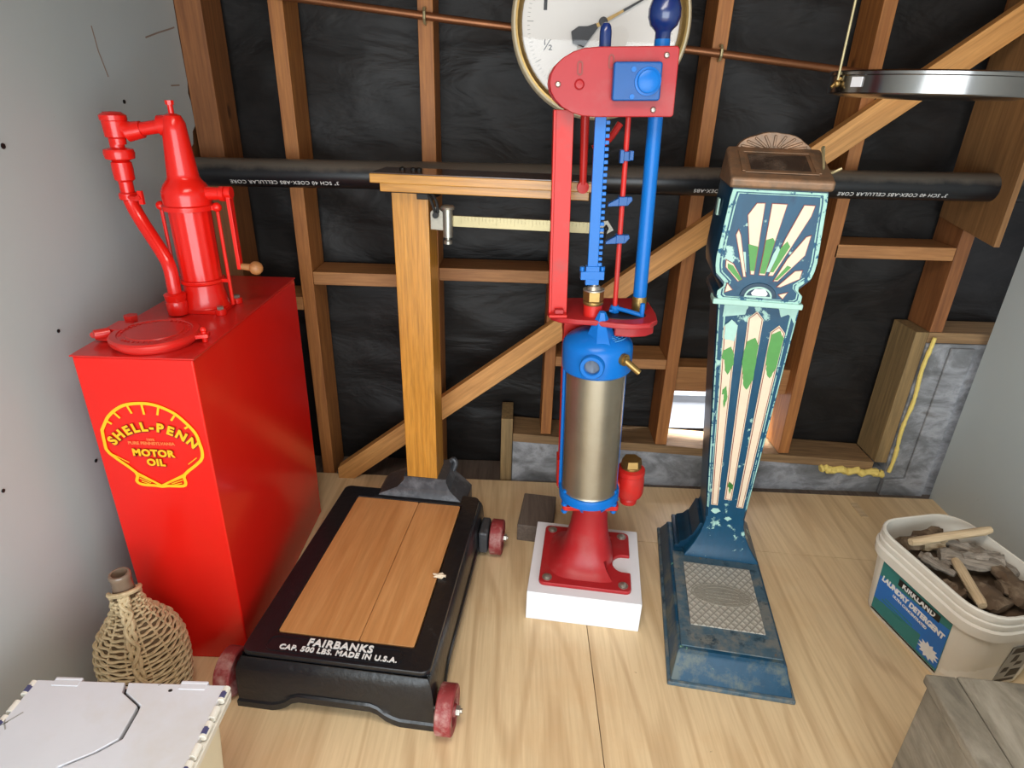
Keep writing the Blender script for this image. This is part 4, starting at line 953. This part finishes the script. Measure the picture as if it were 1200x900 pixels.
rays = [
    [(-.012, .975), (.004, .975), (.008, 1.03), (.022, 1.148), (-.014, 1.148), (-.012, 1.03)],
    [(-.032, .975), (-.022, .975), (-.026, 1.09), (-.028, 1.148), (-.048, 1.147), (-.064, 1.118)],
    [(.010, .975), (.022, .975), (.080, 1.122), (.084, 1.148), (.058, 1.148), (.032, 1.068)],
    [(-.048, .968), (-.040, .968), (-.07, 1.07), (-.078, 1.085), (-.083, 1.07)],
    [(.024, .962), (.036, .962), (.086, 1.03), (.090, 1.08), (.078, 1.075), (.046, 1.02)],
    [(-.058, .955), (-.048, .962), (-.075, 1.0), (-.096, 1.01), (-.094, .99)],
    [(.034, .948), (.045, .948), (.086, .972), (.088, .995), (.07, .992)],
    [(-.086, .925), (-.066, .934), (-.083, .952)], [(.042, .93), (.066, .938), (.056, .918)]]
for i, q in enumerate(rays): ray(q, i)
yg = yr - .0025
for q in ([(-.034, .985), (-.024, .985), (-.026, 1.045), (-.05, 1.05)], [(-.010, .98), (.002, .98), (.010, 1.06), (.004, 1.068), (-.011, 1.062)], [(.014, .985), (.021, .985), (.047, 1.05), (.038, 1.062), (.026, 1.045)],
          [(-.056, .958), (-.05, .963), (-.076, .995), (-.09, 1.0), (-.088, .988)], [(.027, .966), (.034, .966), (.06, 1.0), (.05, 1.004)]):
    b = MB(); b.prism([(HX + x, yg, z) for x, z in q], (0, -.0005, 0)); b.build('green_paint_patch', GREENP, pa, smooth=False)
b = MB(); b.prism([(HX + x, yg, z) for x, z in ((.004, .985), (.012, .985), (.026, 1.04), (.02, 1.05), (.012, 1.03))], (0, -.0004, 0)); b.prism([(HX + x, yr - .0002, z) for x, z in ((-.05, .985), (-.042, .98), (-.052, 1.03), (-.066, 1.03))], (0, -.0008, 0)); b.build('aqua_chip', AQUA, pa, smooth=False)
# half sun
b = MB(); b.prism([(HX - .004 + .044 * math.cos(R(a)), yr, .92 + .036 * math.sin(R(a))) for a in range(0, 181, 12)], (0, -.003, 0)); hs = b.build('half_sun', TEALD, pa, bevel=.001)
b = MB(); q = [(HX - .004 + .031 * math.cos(R(a)), yr - .003, .921 + .024 * math.sin(R(a))) for a in range(0, 181, 12)]; b.strip(q + q[:1], .004, (0, -1, 0), .002); b.build('sun_rim', AQUA, hs)
b = MB(); b.prism([(HX - .002 + x, yr - .003, .924 + z) for x, z in ((-.016, 0), (.016, 0), (.02, .006), (.012, .017), (-.012, .017), (-.02, .006))], (0, -.002, 0)); b.build('sun_boss', WHITEP, hs)
b = MB()
for q in ([(-.118, 1.085), (-.117, 1.12), (-.115, 1.13), (-.114, 1.1)],):
    b.box(HX - .1225, HX - .118, .50, .525, 1.10, 1.14)
b.build('aqua_chip', AQUA, PS)
# bronze top: sloped window housing
zb0, zf, zr = 1.178, 1.202, 1.262
b = MB(); W = .117
b.hexa([(HX - W, .41, zb0), (HX + W, .41, zb0), (HX + W, .60, zb0), (HX - W, .60, zb0), (HX - W, .405, zf), (HX + W, .405, zf), (HX + W - .004, .575, zr), (HX - W + .004, .575, zr)])
tp = b.build('bronze_housing', BRONZE, PS, bevel=.008, seg=3)
def slope(x, s_, off=0):
    """point on the sloping top: s_ 0 front .. 1 back"""
    return Vector((HX + x, .405 + .17 * s_, zf + (zr - zf) * s_)) + Vector((0, -.33, .944)) * off
b = MB()
fr_pts = [(-.083, .18), (.083, .18), (.083, .80), (-.083, .80)]
for i in range(4): b.strip([slope(*fr_pts[i], .001), slope(*fr_pts[(i + 1) % 4], .001)], .012, (0, -.33, .944), .003)
b.build('window_bead', BRONZE, tp, bevel=.001)
b = MB(); b.prism([slope(x, s_, .0005) for x, s_ in ((-.068, .26), (.068, .26), (.068, .72), (-.068, .72))], Vector((0, -.33, .944)) * .0015); b.build('scale_window', GLASSD, tp)
# shell crest at the back
b = MB(); cr = []
for k in range(0, 19):
    a = R(180 - 10 * k); lob = 1 + .04 * abs(math.sin(a * 4.5))
    cr.append((HX + .092 * math.cos(a) * lob, .575, 1.248 + .047 * math.sin(a) ** 1.2 * lob if math.sin(a) > 0 else 1.248))
cr = [(x, .572, z) for x, y, z in cr]
b.prism(cr, (0, .02, 0))
for k in range(9):
    a = R(160 - 17.5 * k); b.strip([(HX + .03 * math.cos(a), .572, 1.252 + .010 * math.sin(a)), (HX + .084 * math.cos(a), .572, 1.249 + .041 * math.sin(a))], .006, (0, -1, 0), .004)
b.build('shell_crest', BRONZE, tp, bevel=.003)
# coin slot and loop of wire at the right
b = MB(); b.tube(smoothpath([slope(.098, .35, .002), slope(.098, .5, .016), slope(.1, .7, .022), slope(.108, .8, .018), slope(.108, .7, .004)], 5), .003, 8)
b.tube(smoothpath([(HX + .115, .52, 1.215), (HX + .135, .53, 1.21), (HX + .158, .53, 1.222)], 4), .0035, 8); b.build('wire_loop', PALEB, tp)

# ================================================================== HANGING DIAL
DY = 1.82; DC = Vector((.199, DY, 1.535)); DR = .229
dial = thing('hanging_dial_scale', 'large round white dial with cream rim hanging behind the top of the pump', 'dial', DC)
Dn = (Vector((0, -1, 0))).normalized()
b = MB(DC); b.lathe([(DR - .02, .10), (DR - .008, .09), (DR, .06), (DR, .0), (DR - .006, -.012), (DR - .011, -.014)], DC, 72, (0, 1, 0), cap=False)
b.lathe([(.0005, .10), (DR - .02, .10)], DC, 72, (0, 1, 0), cap=False); b.build('rim_case', CREAMR, dial)
b = MB(DC); b.lathe([(DR - .011, -.0138), (DR - .016, -.0145), (DR - .024, -.008), (DR - .028, .004)], DC, 72, (0, 1, 0), cap=False); b.build('brass_bezel', BRASS, dial)
b = MB(DC); b.lathe([(.0005, .008), (DR - .022, .008), (DR - .022, .012), (.0005, .012)], DC, 72, (0, 1, 0), cap=False); df = b.build('dial_face', FACE, dial)
fy = DY + .0078
b = MB(DC)
for k in range(120):
    a = R(3 * k); L = .016 if k % 10 == 0 else (.011 if k % 5 == 0 else .007)
    p = Vector((DC.x + math.cos(a) * .188, fy, DC.z + math.sin(a) * .188)); q = Vector((DC.x + math.cos(a) * (.188 - L), fy, DC.z + math.sin(a) * (.188 - L))); b.strip([p, q], .0012 if L < .016 else .0022, (0, -1, 0), .0003)
b.build('tick_marks', GREYL, df)
b = MB(DC); b.mesh(text_mesh('GEDGES', .034, .0004, .0004, space=1.1), frame3((.193, fy - .0003, 1.602), (1, 0, 0), (0, -1, 0)))
b.build('lettering', GREYL, df)
b = MB(DC); b.mesh(text_mesh('1', .05, .002, .0004), frame3((.056, fy - .0003, 1.577), (1, 0, 0), (0, -1, 0))); b.mesh(text_mesh('\u00bd', .034, .0002, .0004), frame3((.067, fy - .0003, 1.481), (1, 0, 0), (0, -1, 0))); b.build('numeral', BLACK, df)
hd_ = Vector((.96, 0, .52)).normalized(); hp_ = Vector((-.52, 0, .96)).normalized(); hc = Vector((.205, DY + .0005, 1.537))
def hp3(u, v_): return hc + hd_ * u + hp_ * v_
b = MB(DC); b.prism([hp3(-.018, .006), hp3(-.018, -.006), hp3(-.045, -.018), hp3(-.068, -.030), hp3(-.09, -.008), hp3(-.082, .018), hp3(-.06, .020), hp3(-.04, .010)], (0, -.002, 0)); b.prism([hp3(.055, .0032), hp3(.055, -.0032), hp3(.172, -.001), hp3(.172, .001)], (0, -.002, 0)); b.lathe([(.012, 0), (.010, .005), (.001, .006)], hc, 20, (0, -1, 0)); nd = b.build('pointer', BLACK, dial)
b = MB(DC); b.prism([hp3(-.018, .005), hp3(-.018, -.005), hp3(.055, -.003), hp3(.055, .003)], (0, -.0022, 0)); b.build('brass_shank', BRASS, nd)
b = MB(DC); b.lathe([(.0005, -.009), (DR - .07, -.0088), (DR - .025, -.006)], DC, 72, (0, 1, 0), cap=False); b.build('cover_glass', CLEAR, dial)
b = MB(DC); b.cyl((DC.x, DY + .05, DC.z + DR - .01), (DC.x, DY + .05, 2.2499), .006, n=10); b.build('hanger_rod', PALEB, dial)

# ================================================================== HANGING CHROME PAN
RC = Vector((.937, 1.60, 1.41)); RR = .208
pan = thing('hanging_pan', 'shallow round chrome scale pan hanging on wires at upper right', 'scale pan', RC)
b = MB(RC); b.lathe([(RR - .01, -.0245), (RR - .002, -.0245), (RR, -.022), (RR, .012), (RR + .004, .014), (RR + .004, .020), (RR, .023), (RR - .004, .021), (RR - .004, -.019), (RR - .012, -.0215)], RC, 80, cap=False)
b.lathe([(RR - .01, -.0245), (RR - .04, -.030), (.0005, -.034)], RC, 80, cap=False); b.lathe([(RR - .012, -.0215), (RR - .04, -.027), (.0005, -.031)], RC, 80, cap=False)
b.build('pan', CHROME, pan)
for a, s_ in ((184, 1), (-4, 1)):
    c_, q_ = math.cos(R(a)), math.sin(R(a)); p = RC + Vector((c_ * (RR + .006), q_ * (RR + .006), 0)); top = Vector((p.x, p.y, 2.2498))
    b = MB(RC); b.cyl(p, p + (top - p) * 1.0, .0028, n=8); wr = b.build('suspension_wire', PALEB, pan)
    b = MB(RC); b.ball(p + Vector((0, 0, -.004)), .008, 6); b.tube([p + Vector((-.012 * 1, 0, -.012)), p, p + Vector((.006, 0, .008))], .0035, 8); b.build('wire_end', BRASS, wr)
b = MB(RC); T_ = Matrix.Translation(RC) @ Matrix.Rotation(R(12), 4, 'Z')
for a in (200, 352):
    T_ = Matrix.Translation(RC) @ Matrix.Rotation(R(a), 4, 'Z'); b.box(RR + .0002, RR + .003, -.014 if a == 200 else -.008, .014 if a == 200 else .008, -.011, .009, T_)
b.build('white_tag', WHITEP, pan)

# ================================================================== TOTE (lower left)
TZL = .35
tt = thing('flip_top_tote', 'white plastic storage tote with interlocking flip lids and ink scribbles', 'storage box', (-.69, .58, 0))
TO = Vector((-.69, .58, 0))
b = MB(TO)
Lx0, Lx1, Ly0, Ly1 = -.872, -.512, .335, .80
def rr3(x0, x1, y0, y1, r_, z): return [(x, y, z) for x, y in rrect((x0 + x1) / 2, (y0 + y1) / 2, (x1 - x0) / 2, (y1 - y0) / 2, r_, 4)]
b.loft([rr3(Lx0 + .035, Lx1 - .035, Ly0 + .03, Ly1 - .03, .02, 0), rr3(Lx0 + .012, Lx1 - .012, Ly0 + .012, Ly1 - .012, .02, TZL - .035), rr3(Lx0 + .010, Lx1 - .010, Ly0 + .01, Ly1 - .01, .02, TZL - .016)])
b.build('tote_body', PLASTY, tt)
b = MB(TO); b.loft([rr3(Lx0 - .004, Lx1 + .004, Ly0 - .004, Ly1 + .004, .012, TZL - .032), rr3(Lx0 - .006, Lx1 + .006, Ly0 - .006, Ly1 + .006, .012, TZL - .0155), rr3(Lx0 - .002, Lx1 + .002, Ly0 - .002, Ly1 + .002, .012, TZL - .015)]); b.build('tote_rim', PLAST, tt, bevel=.0015)
b = MB(TO); b.box(-.74, -.64, Ly0 + .01, Ly1 - .003, TZL - .0149, TZL - .012); b.build('lid_gap_shade', BLACKM, tt)  # black strip standing in for the shade inside the lid gap
zig = [(-.701, .802), (-.694, .781), (-.652, .755), (-.650, .740), (-.648, .692), (-.675, .667), (-.717, .641), (-.72, .60), (-.69, .56), (-.69, .50), (-.73, .47), (-.72, .40), (-.70, .333)]
lp = [(x - .0032, y) for x, y in zig]; rp2 = [(x + .0032, y) for x, y in zig]
b = MB(TO); b.prism([(x, y, TZL - .0118) for x, y in [(Lx0 + .004, .802), *lp, (Lx0 + .004, .333)]], (0, 0, .0118)); l1 = b.build('lid_flap', LID, tt, bevel=.002)
b = MB(TO); b.prism([(x, y, TZL - .0118) for x, y in [(Lx1 - .004, .802), *rp2, (Lx1 - .004, .333)]], (0, 0, .0118)); l2 = b.build('lid_flap', LID, tt, bevel=.002)
for x0, par in ((-.835, l1), (-.60, l2)):
    b = MB(TO); b.box(x0, x0 + .05, .79, .808, TZL - .002, TZL + .0012); b.box(x0, x0 + .05, .802, .808, TZL - .02, TZL + .002); b.build('lid_tab', LID, par, bevel=.002)
# hinge knuckles along both long edges
for xs, par in ((Lx1 - .001, l2), (Lx0 + .001, l1)):
    b = MB(TO)
    for k in range(13):
        y_ = .345 + k * .0355
        b.cyl((xs, y_, TZL - .004), (xs, y_ + (.022 if k % 2 else .028), TZL - .004), .0068, n=12)
    b.build('hinge_knuckles', PLAST, par)
    b = MB(TO)
    for k in range(13):
        y_ = .345 + k * .0355; b.cyl((xs, y_ + .004, TZL - .003), (xs, y_ + .016, TZL - .003), .0062, n=12) if k % 2 == 0 else None
        if k % 2 == 0: b.box(xs - .003, xs + .003, y_ + .005, y_ + .017, TZL + .0024, TZL + .0032)
    b.build('ink_marks', INK, par)
b = MB(TO)
for pts in ([(-.866, .709), (-.858, .716)], [(-.869, .724), (-.862, .713), (-.845, .735)], [(-.862, .713), (-.852, .702)], [(-.882 + .02, .686), (-.854, .690), (-.860, .698)], [(-.64, .797), (-.636, .8)]):
    b.strip([(x, y, TZL + .0001) for x, y in pts], .0022, (0, 0, 1), .0004)
b.build('pen_scribble', GREYL, l1)
b = MB(TO); b.prism([(-.612 + .004 * math.cos(R(a)), .787 + .003 * math.sin(R(a)), TZL) for a in range(0, 360, 45)], (0, 0, .0005)); b.build('ink_dot', BLACK, l2)

# ================================================================== WICKER DEMIJOHN
JO = Vector((-.850, 1.045, 0))
jug = thing('wicker_demijohn', 'glass demijohn wrapped in tan woven wicker between tote and red tank', 'wicker jug', JO, R(0))
def jr(z):
    pts = [(0, .070), (.02, .080), (.06, .088), (.12, .093), (.17, .092), (.21, .083), (.245, .062), (.27, .044), (.295, .033), (.32, .028), (.35, .026)]
    for (a, ra), (c_, rc) in zip(pts, pts[1:]):
        if z <= c_: t = (z - a) / (c_ - a); t = t * t * (3 - 2 * t) * .4 + t * .6; return ra + (rc - ra) * t
    return .0275
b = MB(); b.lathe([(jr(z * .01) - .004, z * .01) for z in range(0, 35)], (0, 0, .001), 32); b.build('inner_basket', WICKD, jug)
b = MB(); b.lathe([(.021, .31), (.021, .35), (.0205, .372), (.022, .376), (.022, .384), (.020, .387), (.016, .387), (.0155, .37), (.015, .32)], (0, 0, 0), 28, cap=False); b.build('bottle_neck', BOTTLE, jug)
b = MB(); nst = 26
for k in range(34):
    z = .008 + k * .0096
    if z > .335: break
    n_ = nst * 4; ring = []
    for i in range(n_ + 1):
        a = 2 * PI * i / n_; s_ = math.cos(a * nst / 2 + (PI if k % 2 else 0))
        ring.append(Vector(((jr(z) + .0022 * s_) * math.cos(a), (jr(z) + .0022 * s_) * math.sin(a), z + .0007 * math.sin(a * 5 + k))))
    b.tube(ring, .0036, 5, cap=False)
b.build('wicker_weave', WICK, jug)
b = MB()
for i in range(nst // 2):
    a = 2 * PI * (i * 2 + .5) / nst; b.tube([((jr(z * .017)) * math.cos(a), (jr(z * .017)) * math.sin(a), z * .017) for z in range(0, 20)], .0026, 5)
b.build('wicker_stakes', WICK, jug)
# braided handle running down the front
b = MB()
a0 = R(-62); ca, sa = math.cos(a0), math.sin(a0)
hpth = [(.018, .345), (.030, .338), (.040, .315), (.055, .285), (.074, .245), (.088, .20), (.098, .15), (.099, .10), (.095, .06)]
base_ = smoothpath([(r_ * ca, r_ * sa, z) for r_, z in hpth], 6)
tng = Vector((-sa, ca, 0))
for j in range(3):
    b.tube([p + tng * (.0085 * math.sin(i * .55 + j * 2.1)) + Vector((ca, sa, 0)) * (.003 * math.cos(i * 1.1 + j * 2.1)) for i, p in enumerate(base_)], .0048, 7)
q = [(.03 * math.cos(t), .03 * math.sin(t), .338 + .012 * math.cos(t - a0)) for t in [R(x) for x in range(-150, 60, 15)]]; b.tube(smoothpath(q, 2), .0055, 7)
b.tube(smoothpath([(.096 * math.cos(a0 + d), .096 * math.sin(a0 + d), .055 + .02 * math.cos(d * 3)) for d in [x * .12 for x in range(-5, 6)]], 2), .006, 7)
b.build('braided_handle', WICK, jug)

# ================================================================== DETERGENT TUB WITH WOOD SCRAPS
KO = Vector((1.230, 1.309, 0)); KY = R(12)
tub = thing('detergent_tub', 'white plastic detergent tub with blue label, filled with wood pieces', 'tub', KO, KY)
def rr2(hw_, hh, r_, z, dy=0): return [(x, y, z) for x, y in rrect(0, dy, hw_, hh, r_, 6)]
KH = .275
b = MB(); b.loft([rr2(.118, .166, .06, 0), rr2(.123, .171, .065, .008), rr2(.135, .187, .072, .198)], cap=True)
b.loft([rr2(.135, .187, .072, .198), rr2(.147, .199, .082, .2), rr2(.149, .201, .083, .228), rr2(.143, .195, .08, .232), rr2(.145, .197, .081, .236), rr2(.145, .197, .081, .249), rr2(.142, .194, .08, .252), rr2(.144, .196, .08, .256), rr2(.144, .196, .08, KH - .003), rr2(.141, .193, .078, KH), rr2(.136, .188, .075, KH - .001), rr2(.133, .185, .073, .20), rr2(.124, .174, .065, .03)], cap=False)
tb_ = b.build('tub_body', PLAST, tub)
# label on the left long side (x negative): follows the tapered wall
def lw(y, z, off=.0006): return Vector((-(.1232 + (.135 - .123) * (z - .008) / .19) - off, y, z))
def lab(bm, y0, y1, z0, z1, off, th=.0005):
    bm.hexa([lw(y0, z0, off), lw(y1, z0, off), lw(y1, z0, off - th), lw(y0, z0, off - th), lw(y0, z1, off), lw(y1, z1, off), lw(y1, z1, off - th), lw(y0, z1, off - th)])
b = MB(); b.mat(0); lab(b, -.118, .118, .022, .19, .0007)
lb = b.build('front_label', LTEAL, tub, smooth=False)
b = MB(); b.hexa([lw(-.117, .09, .0012), lw(.117, .06, .0012), lw(.117, .06, .0008), lw(-.117, .09, .0008), lw(-.117, .168, .0012), lw(.117, .14, .0012), lw(.117, .14, .0008), lw(-.117, .168, .0008)])
lab(b, -.117, -.05, .03, .09, .0013); b.build('blue_band', LBLUE, lb, smooth=False)
b = MB(); lab(b, -.085, .055, .160, .182, .0016); lab(b, -.118, .118, .016, .021, .0016); lab(b, -.118, .118, .1895, .192, .0012); b.build('black_panel', BLACK, lb, smooth=False)
nl = Vector((-1, 0, .074)).normalized()
b = MB()
b.mesh(text_mesh('KIRKLAND', .022, .0008, .0003, space=1.05), frame3(lw(-.015, .171, .0021), (0, -1, 0), nl))
b.mesh(text_mesh('LAUNDRY DETERGENT', .0212, .0012, .0003, space=.97), frame3(lw(-.002, .137, .0021), (0, -1, -.02), nl))
b.mesh(text_mesh('ULTRA CONCENTRATED', .0105, .0004, .0003), frame3(lw(.0, .115, .0021), (0, -1, -.02), nl))
star = []
for k in range(24):
    a = 2 * PI * k / 24; r_ = (.036 if k % 2 else .024); star.append(lw(-.083 + r_ * .95 * math.cos(a), .058 + r_ * .72 * math.sin(a), .0022))
b.prism(star, (.0006, 0, 0)); b.build('label_lettering', WHITEI, lb, smooth=False)
b = MB()
for k, (y_, z_, w_) in enumerate(((.03, .082, .1), (.045, .072, .09), (.05, .062, .075))): lab(b, y_ - w_ / 2, y_ + w_ / 2, z_, z_ + .004, .0016)
b.build('label_smudge', LTEAL, lb, smooth=False)
# end label (short side facing the viewer)
def ew(x, z, off=.0008): return Vector((x, -(.1712 + (.187 - .171) * (z - .008) / .162) - off, z))
b = MB(); b.hexa([ew(-.01, .02), ew(.06, .02), ew(.06, .02, 0), ew(-.01, .02, 0), ew(-.01, .16), ew(.06, .16), ew(.06, .16, 0), ew(-.01, .16, 0)]); el = b.build('end_label', GREYL, tub, smooth=False)
b = MB()
for x0, x1, z0, z1 in ((-.006, .056, .135, .156), (.008, .024, .10, .128), (.026, .046, .085, .10), (-.002, .016, .06, .08), (.022, .056, .04, .07), (-.006, .056, .02, .032)): b.hexa([ew(x0, z0, .0013), ew(x1, z0 + .004, .0013), ew(x1, z0 + .004, .0008), ew(x0, z0, .0008), ew(x0 + .004, z1, .0013), ew(x1, z1, .0013), ew(x1, z1, .0008), ew(x0 + .004, z1, .0008)])
b.build('end_label_print', BLACK, el, smooth=False)
# handle pivot
b = MB(); b.tube(smoothpath([(.06, -.207, .195), (.075, -.217, .17), (.085, -.22, .145)], 4), .004, 8); b.build('wire_bail', BLACKM, tub)
# contents, each a thing
def KT(x, y, z): return Matrix.Translation(KO) @ Matrix.Rotation(KY, 4, 'Z') @ Vector((x, y, z))
def piece(name, a, c_, r0, r1, m, label, n=10, rough=.25, flat=1., seed=0, cat='wood piece'):
    up_ = .031 if name == 'wood_stick' else .0265
    A, Bq = Vector((a[0] * .978, a[1] * .978, a[2] + up_)), Vector((c_[0] * .978, c_[1] * .978, c_[2] + up_)); L = (Bq - A).length; rings = []; K = 10
    b = MB()
    for i in range(K + 1):
        t = i / K; rr_ = r0 + (r1 - r0) * t; 
        if i in (0, K): rr_ *= .8
        yy = .10 * L * rough * noise.noise(Vector((t * 3, seed, 1))); zz = .06 * L * rough * noise.noise(Vector((t * 3, seed, 5)))
        rings.append([(L * t, yy + rr_ * (1 + rough * noise.noise(Vector((t * 5, k * .8, seed)))) * math.cos(2 * PI * k / n), zz + flat * rr_ * (1 + rough * noise.noise(Vector((t * 5, k * .8, seed + 3)))) * math.sin(2 * PI * k / n)) for k in range(n)])
    b.loft(rings); o = b.build(name, m); d = (Bq - A).normalized()
    o.location = A; o.rotation_mode = 'QUATERNION'; o.rotation_quaternion = Vector((1, 0, 0)).rotation_difference(d)
    return tag(o, label, cat, 'wood pieces in the detergent tub')
def pix(x, y, z): return (x, y, z)
piece('wood_stick', (1.13, 1.400, .250), (1.375, 1.440, .270), .0125, .012, STICK, 'pale straight stick lying across the top of the full tub', rough=.12, seed=1, cat='stick')
piece('wood_stick', (1.225, 1.345, .237), (1.195, 1.185, .228), .0125, .0125, STICK, 'pale short stick leaning on the near rim of the tub', rough=.12, seed=2, cat='stick')
piece('driftwood_chunk', (1.215, 1.39, .222), (1.355, 1.335, .228), .03, .022, DRIFT, 'grey weathered driftwood chunk in the middle of the tub', 14, .7, .55, 3)
piece('bark_slab', (1.235, 1.28, .214), (1.27, 1.20, .214), .044, .042, BARK, 'square brown bark slab beside the short stick', 14, .5, .35, 4)
piece('bark_slab', (1.345, 1.335, .226), (1.325, 1.20, .222), .028, .024, BARK, 'long brown bark slab at the right of the tub', 12, .5, .6, 5)
piece('curved_branch', (1.135, 1.425, .224), (1.275, 1.488, .232), .024, .012, BARK, 'brown gnarled branch against the far left rim of the tub', 12, .9, 1, 6)
piece('driftwood_chunk', (1.19, 1.435, .22), (1.27, 1.452, .224), .02, .018, STICK, 'pale rounded driftwood piece behind the straight stick', 12, .7, .9, 7)
piece('driftwood_chunk', (1.165, 1.395, .214), (1.21, 1.335, .216), .016, .014, DRIFT, 'small grey curved piece near the left rim of the tub', 12, .9, .9, 8)
piece('driftwood_chunk', (1.165, 1.29, .21), (1.185, 1.235, .21), .022, .02, BARK, 'dark lump of wood between left rim and short stick', 12, .8, .8, 9)
piece('driftwood_chunk', (1.33, 1.44, .214), (1.385, 1.32, .214), .018, .018, DRIFT, 'grey slat along the far right rim of the tub', 12, .5, .9, 10)
piece('driftwood_chunk', (1.255, 1.46, .222), (1.33, 1.40, .222), .02, .016, DRIFT, 'pale grey knobbly piece under the far end of the straight stick', 12, .8, .8, 13)
piece('driftwood_chunk', (1.26, 1.37, .235), (1.375, 1.375, .232), .015, .02, DRIFT, 'long twisted grey piece on top beside the straight stick', 14, .9, .7, 14)
piece('bark_slab', (1.30, 1.27, .222), (1.40, 1.26, .222), .028, .022, BARK, 'dark bark lump against the right rim of the tub', 12, .7, .5, 15)
piece('wood_stick', (1.155, 1.37, .222), (1.20, 1.30, .226), .010, .009, DRIFT, 'short thin grey twig close to the label side rim', 8, .4, 1, 16)
b = MB(); gx, gy = 20, 26; gv = {}
for sd in (0, 1):
    for i in range(gx + 1):
        for k in range(gy + 1):
            x = -.129 + .258 * i / gx; y = -.18 + .36 * k / gy; lim = .129 - .066 * max(0, (abs(y) - .115) / .065) ** 2.2; x = max(-lim, min(lim, x))
            z = .211 + .016 * noise.noise(Vector((x * 22, y * 22, 1))) + .008 * noise.noise(Vector((x * 60, y * 60, 3))) if sd else .188
            gv[sd, i, k] = b.v((x, y, z))
for i in range(gx):
    for k in range(gy):
        for sd in (0, 1): b._f([gv[sd, i, k], gv[sd, i + 1, k], gv[sd, i + 1, k + 1], gv[sd, i, k + 1]])
for i in range(gx):
    for k in (0, gy): b._f([gv[0, i, k], gv[0, i + 1, k], gv[1, i + 1, k], gv[1, i, k]])
for k in range(gy):
    for i in (0, gx): b._f([gv[0, i, k], gv[0, i, k + 1], gv[1, i, k + 1], gv[1, i, k]])
o = b.build('wood_debris', BARK, ang=80); o.location = KO; o.rotation_euler = (0, 0, KY); tag(o, 'crumbled bark and wood bits filling the lower part of the tub', 'debris', kind='stuff')

# ================================================================== GREY TIMBER BOX (lower right)
G0 = Vector((.790, .823, 0))
ZG = .40
b = MB(); 
gb_ = thing('timber_crate', 'weathered grey wooden box in the lower right corner', 'wooden box', G0, R(-6))
b = MB(); b.box(.004, .60, -.5, -.0, 0, ZG - .022); b.build('box_side', GREYW, gb_, bevel=.004)
b = MB(); b.box(.0, .055, -.5, .01, ZG - .0215, ZG); b.build('edge_board', GREYW, gb_, bevel=.004)
b = MB(); b.box(.0562, .60, -.5, .012, ZG - .0215, ZG + .001); b.build('lid_board', GREYW, gb_, bevel=.004)
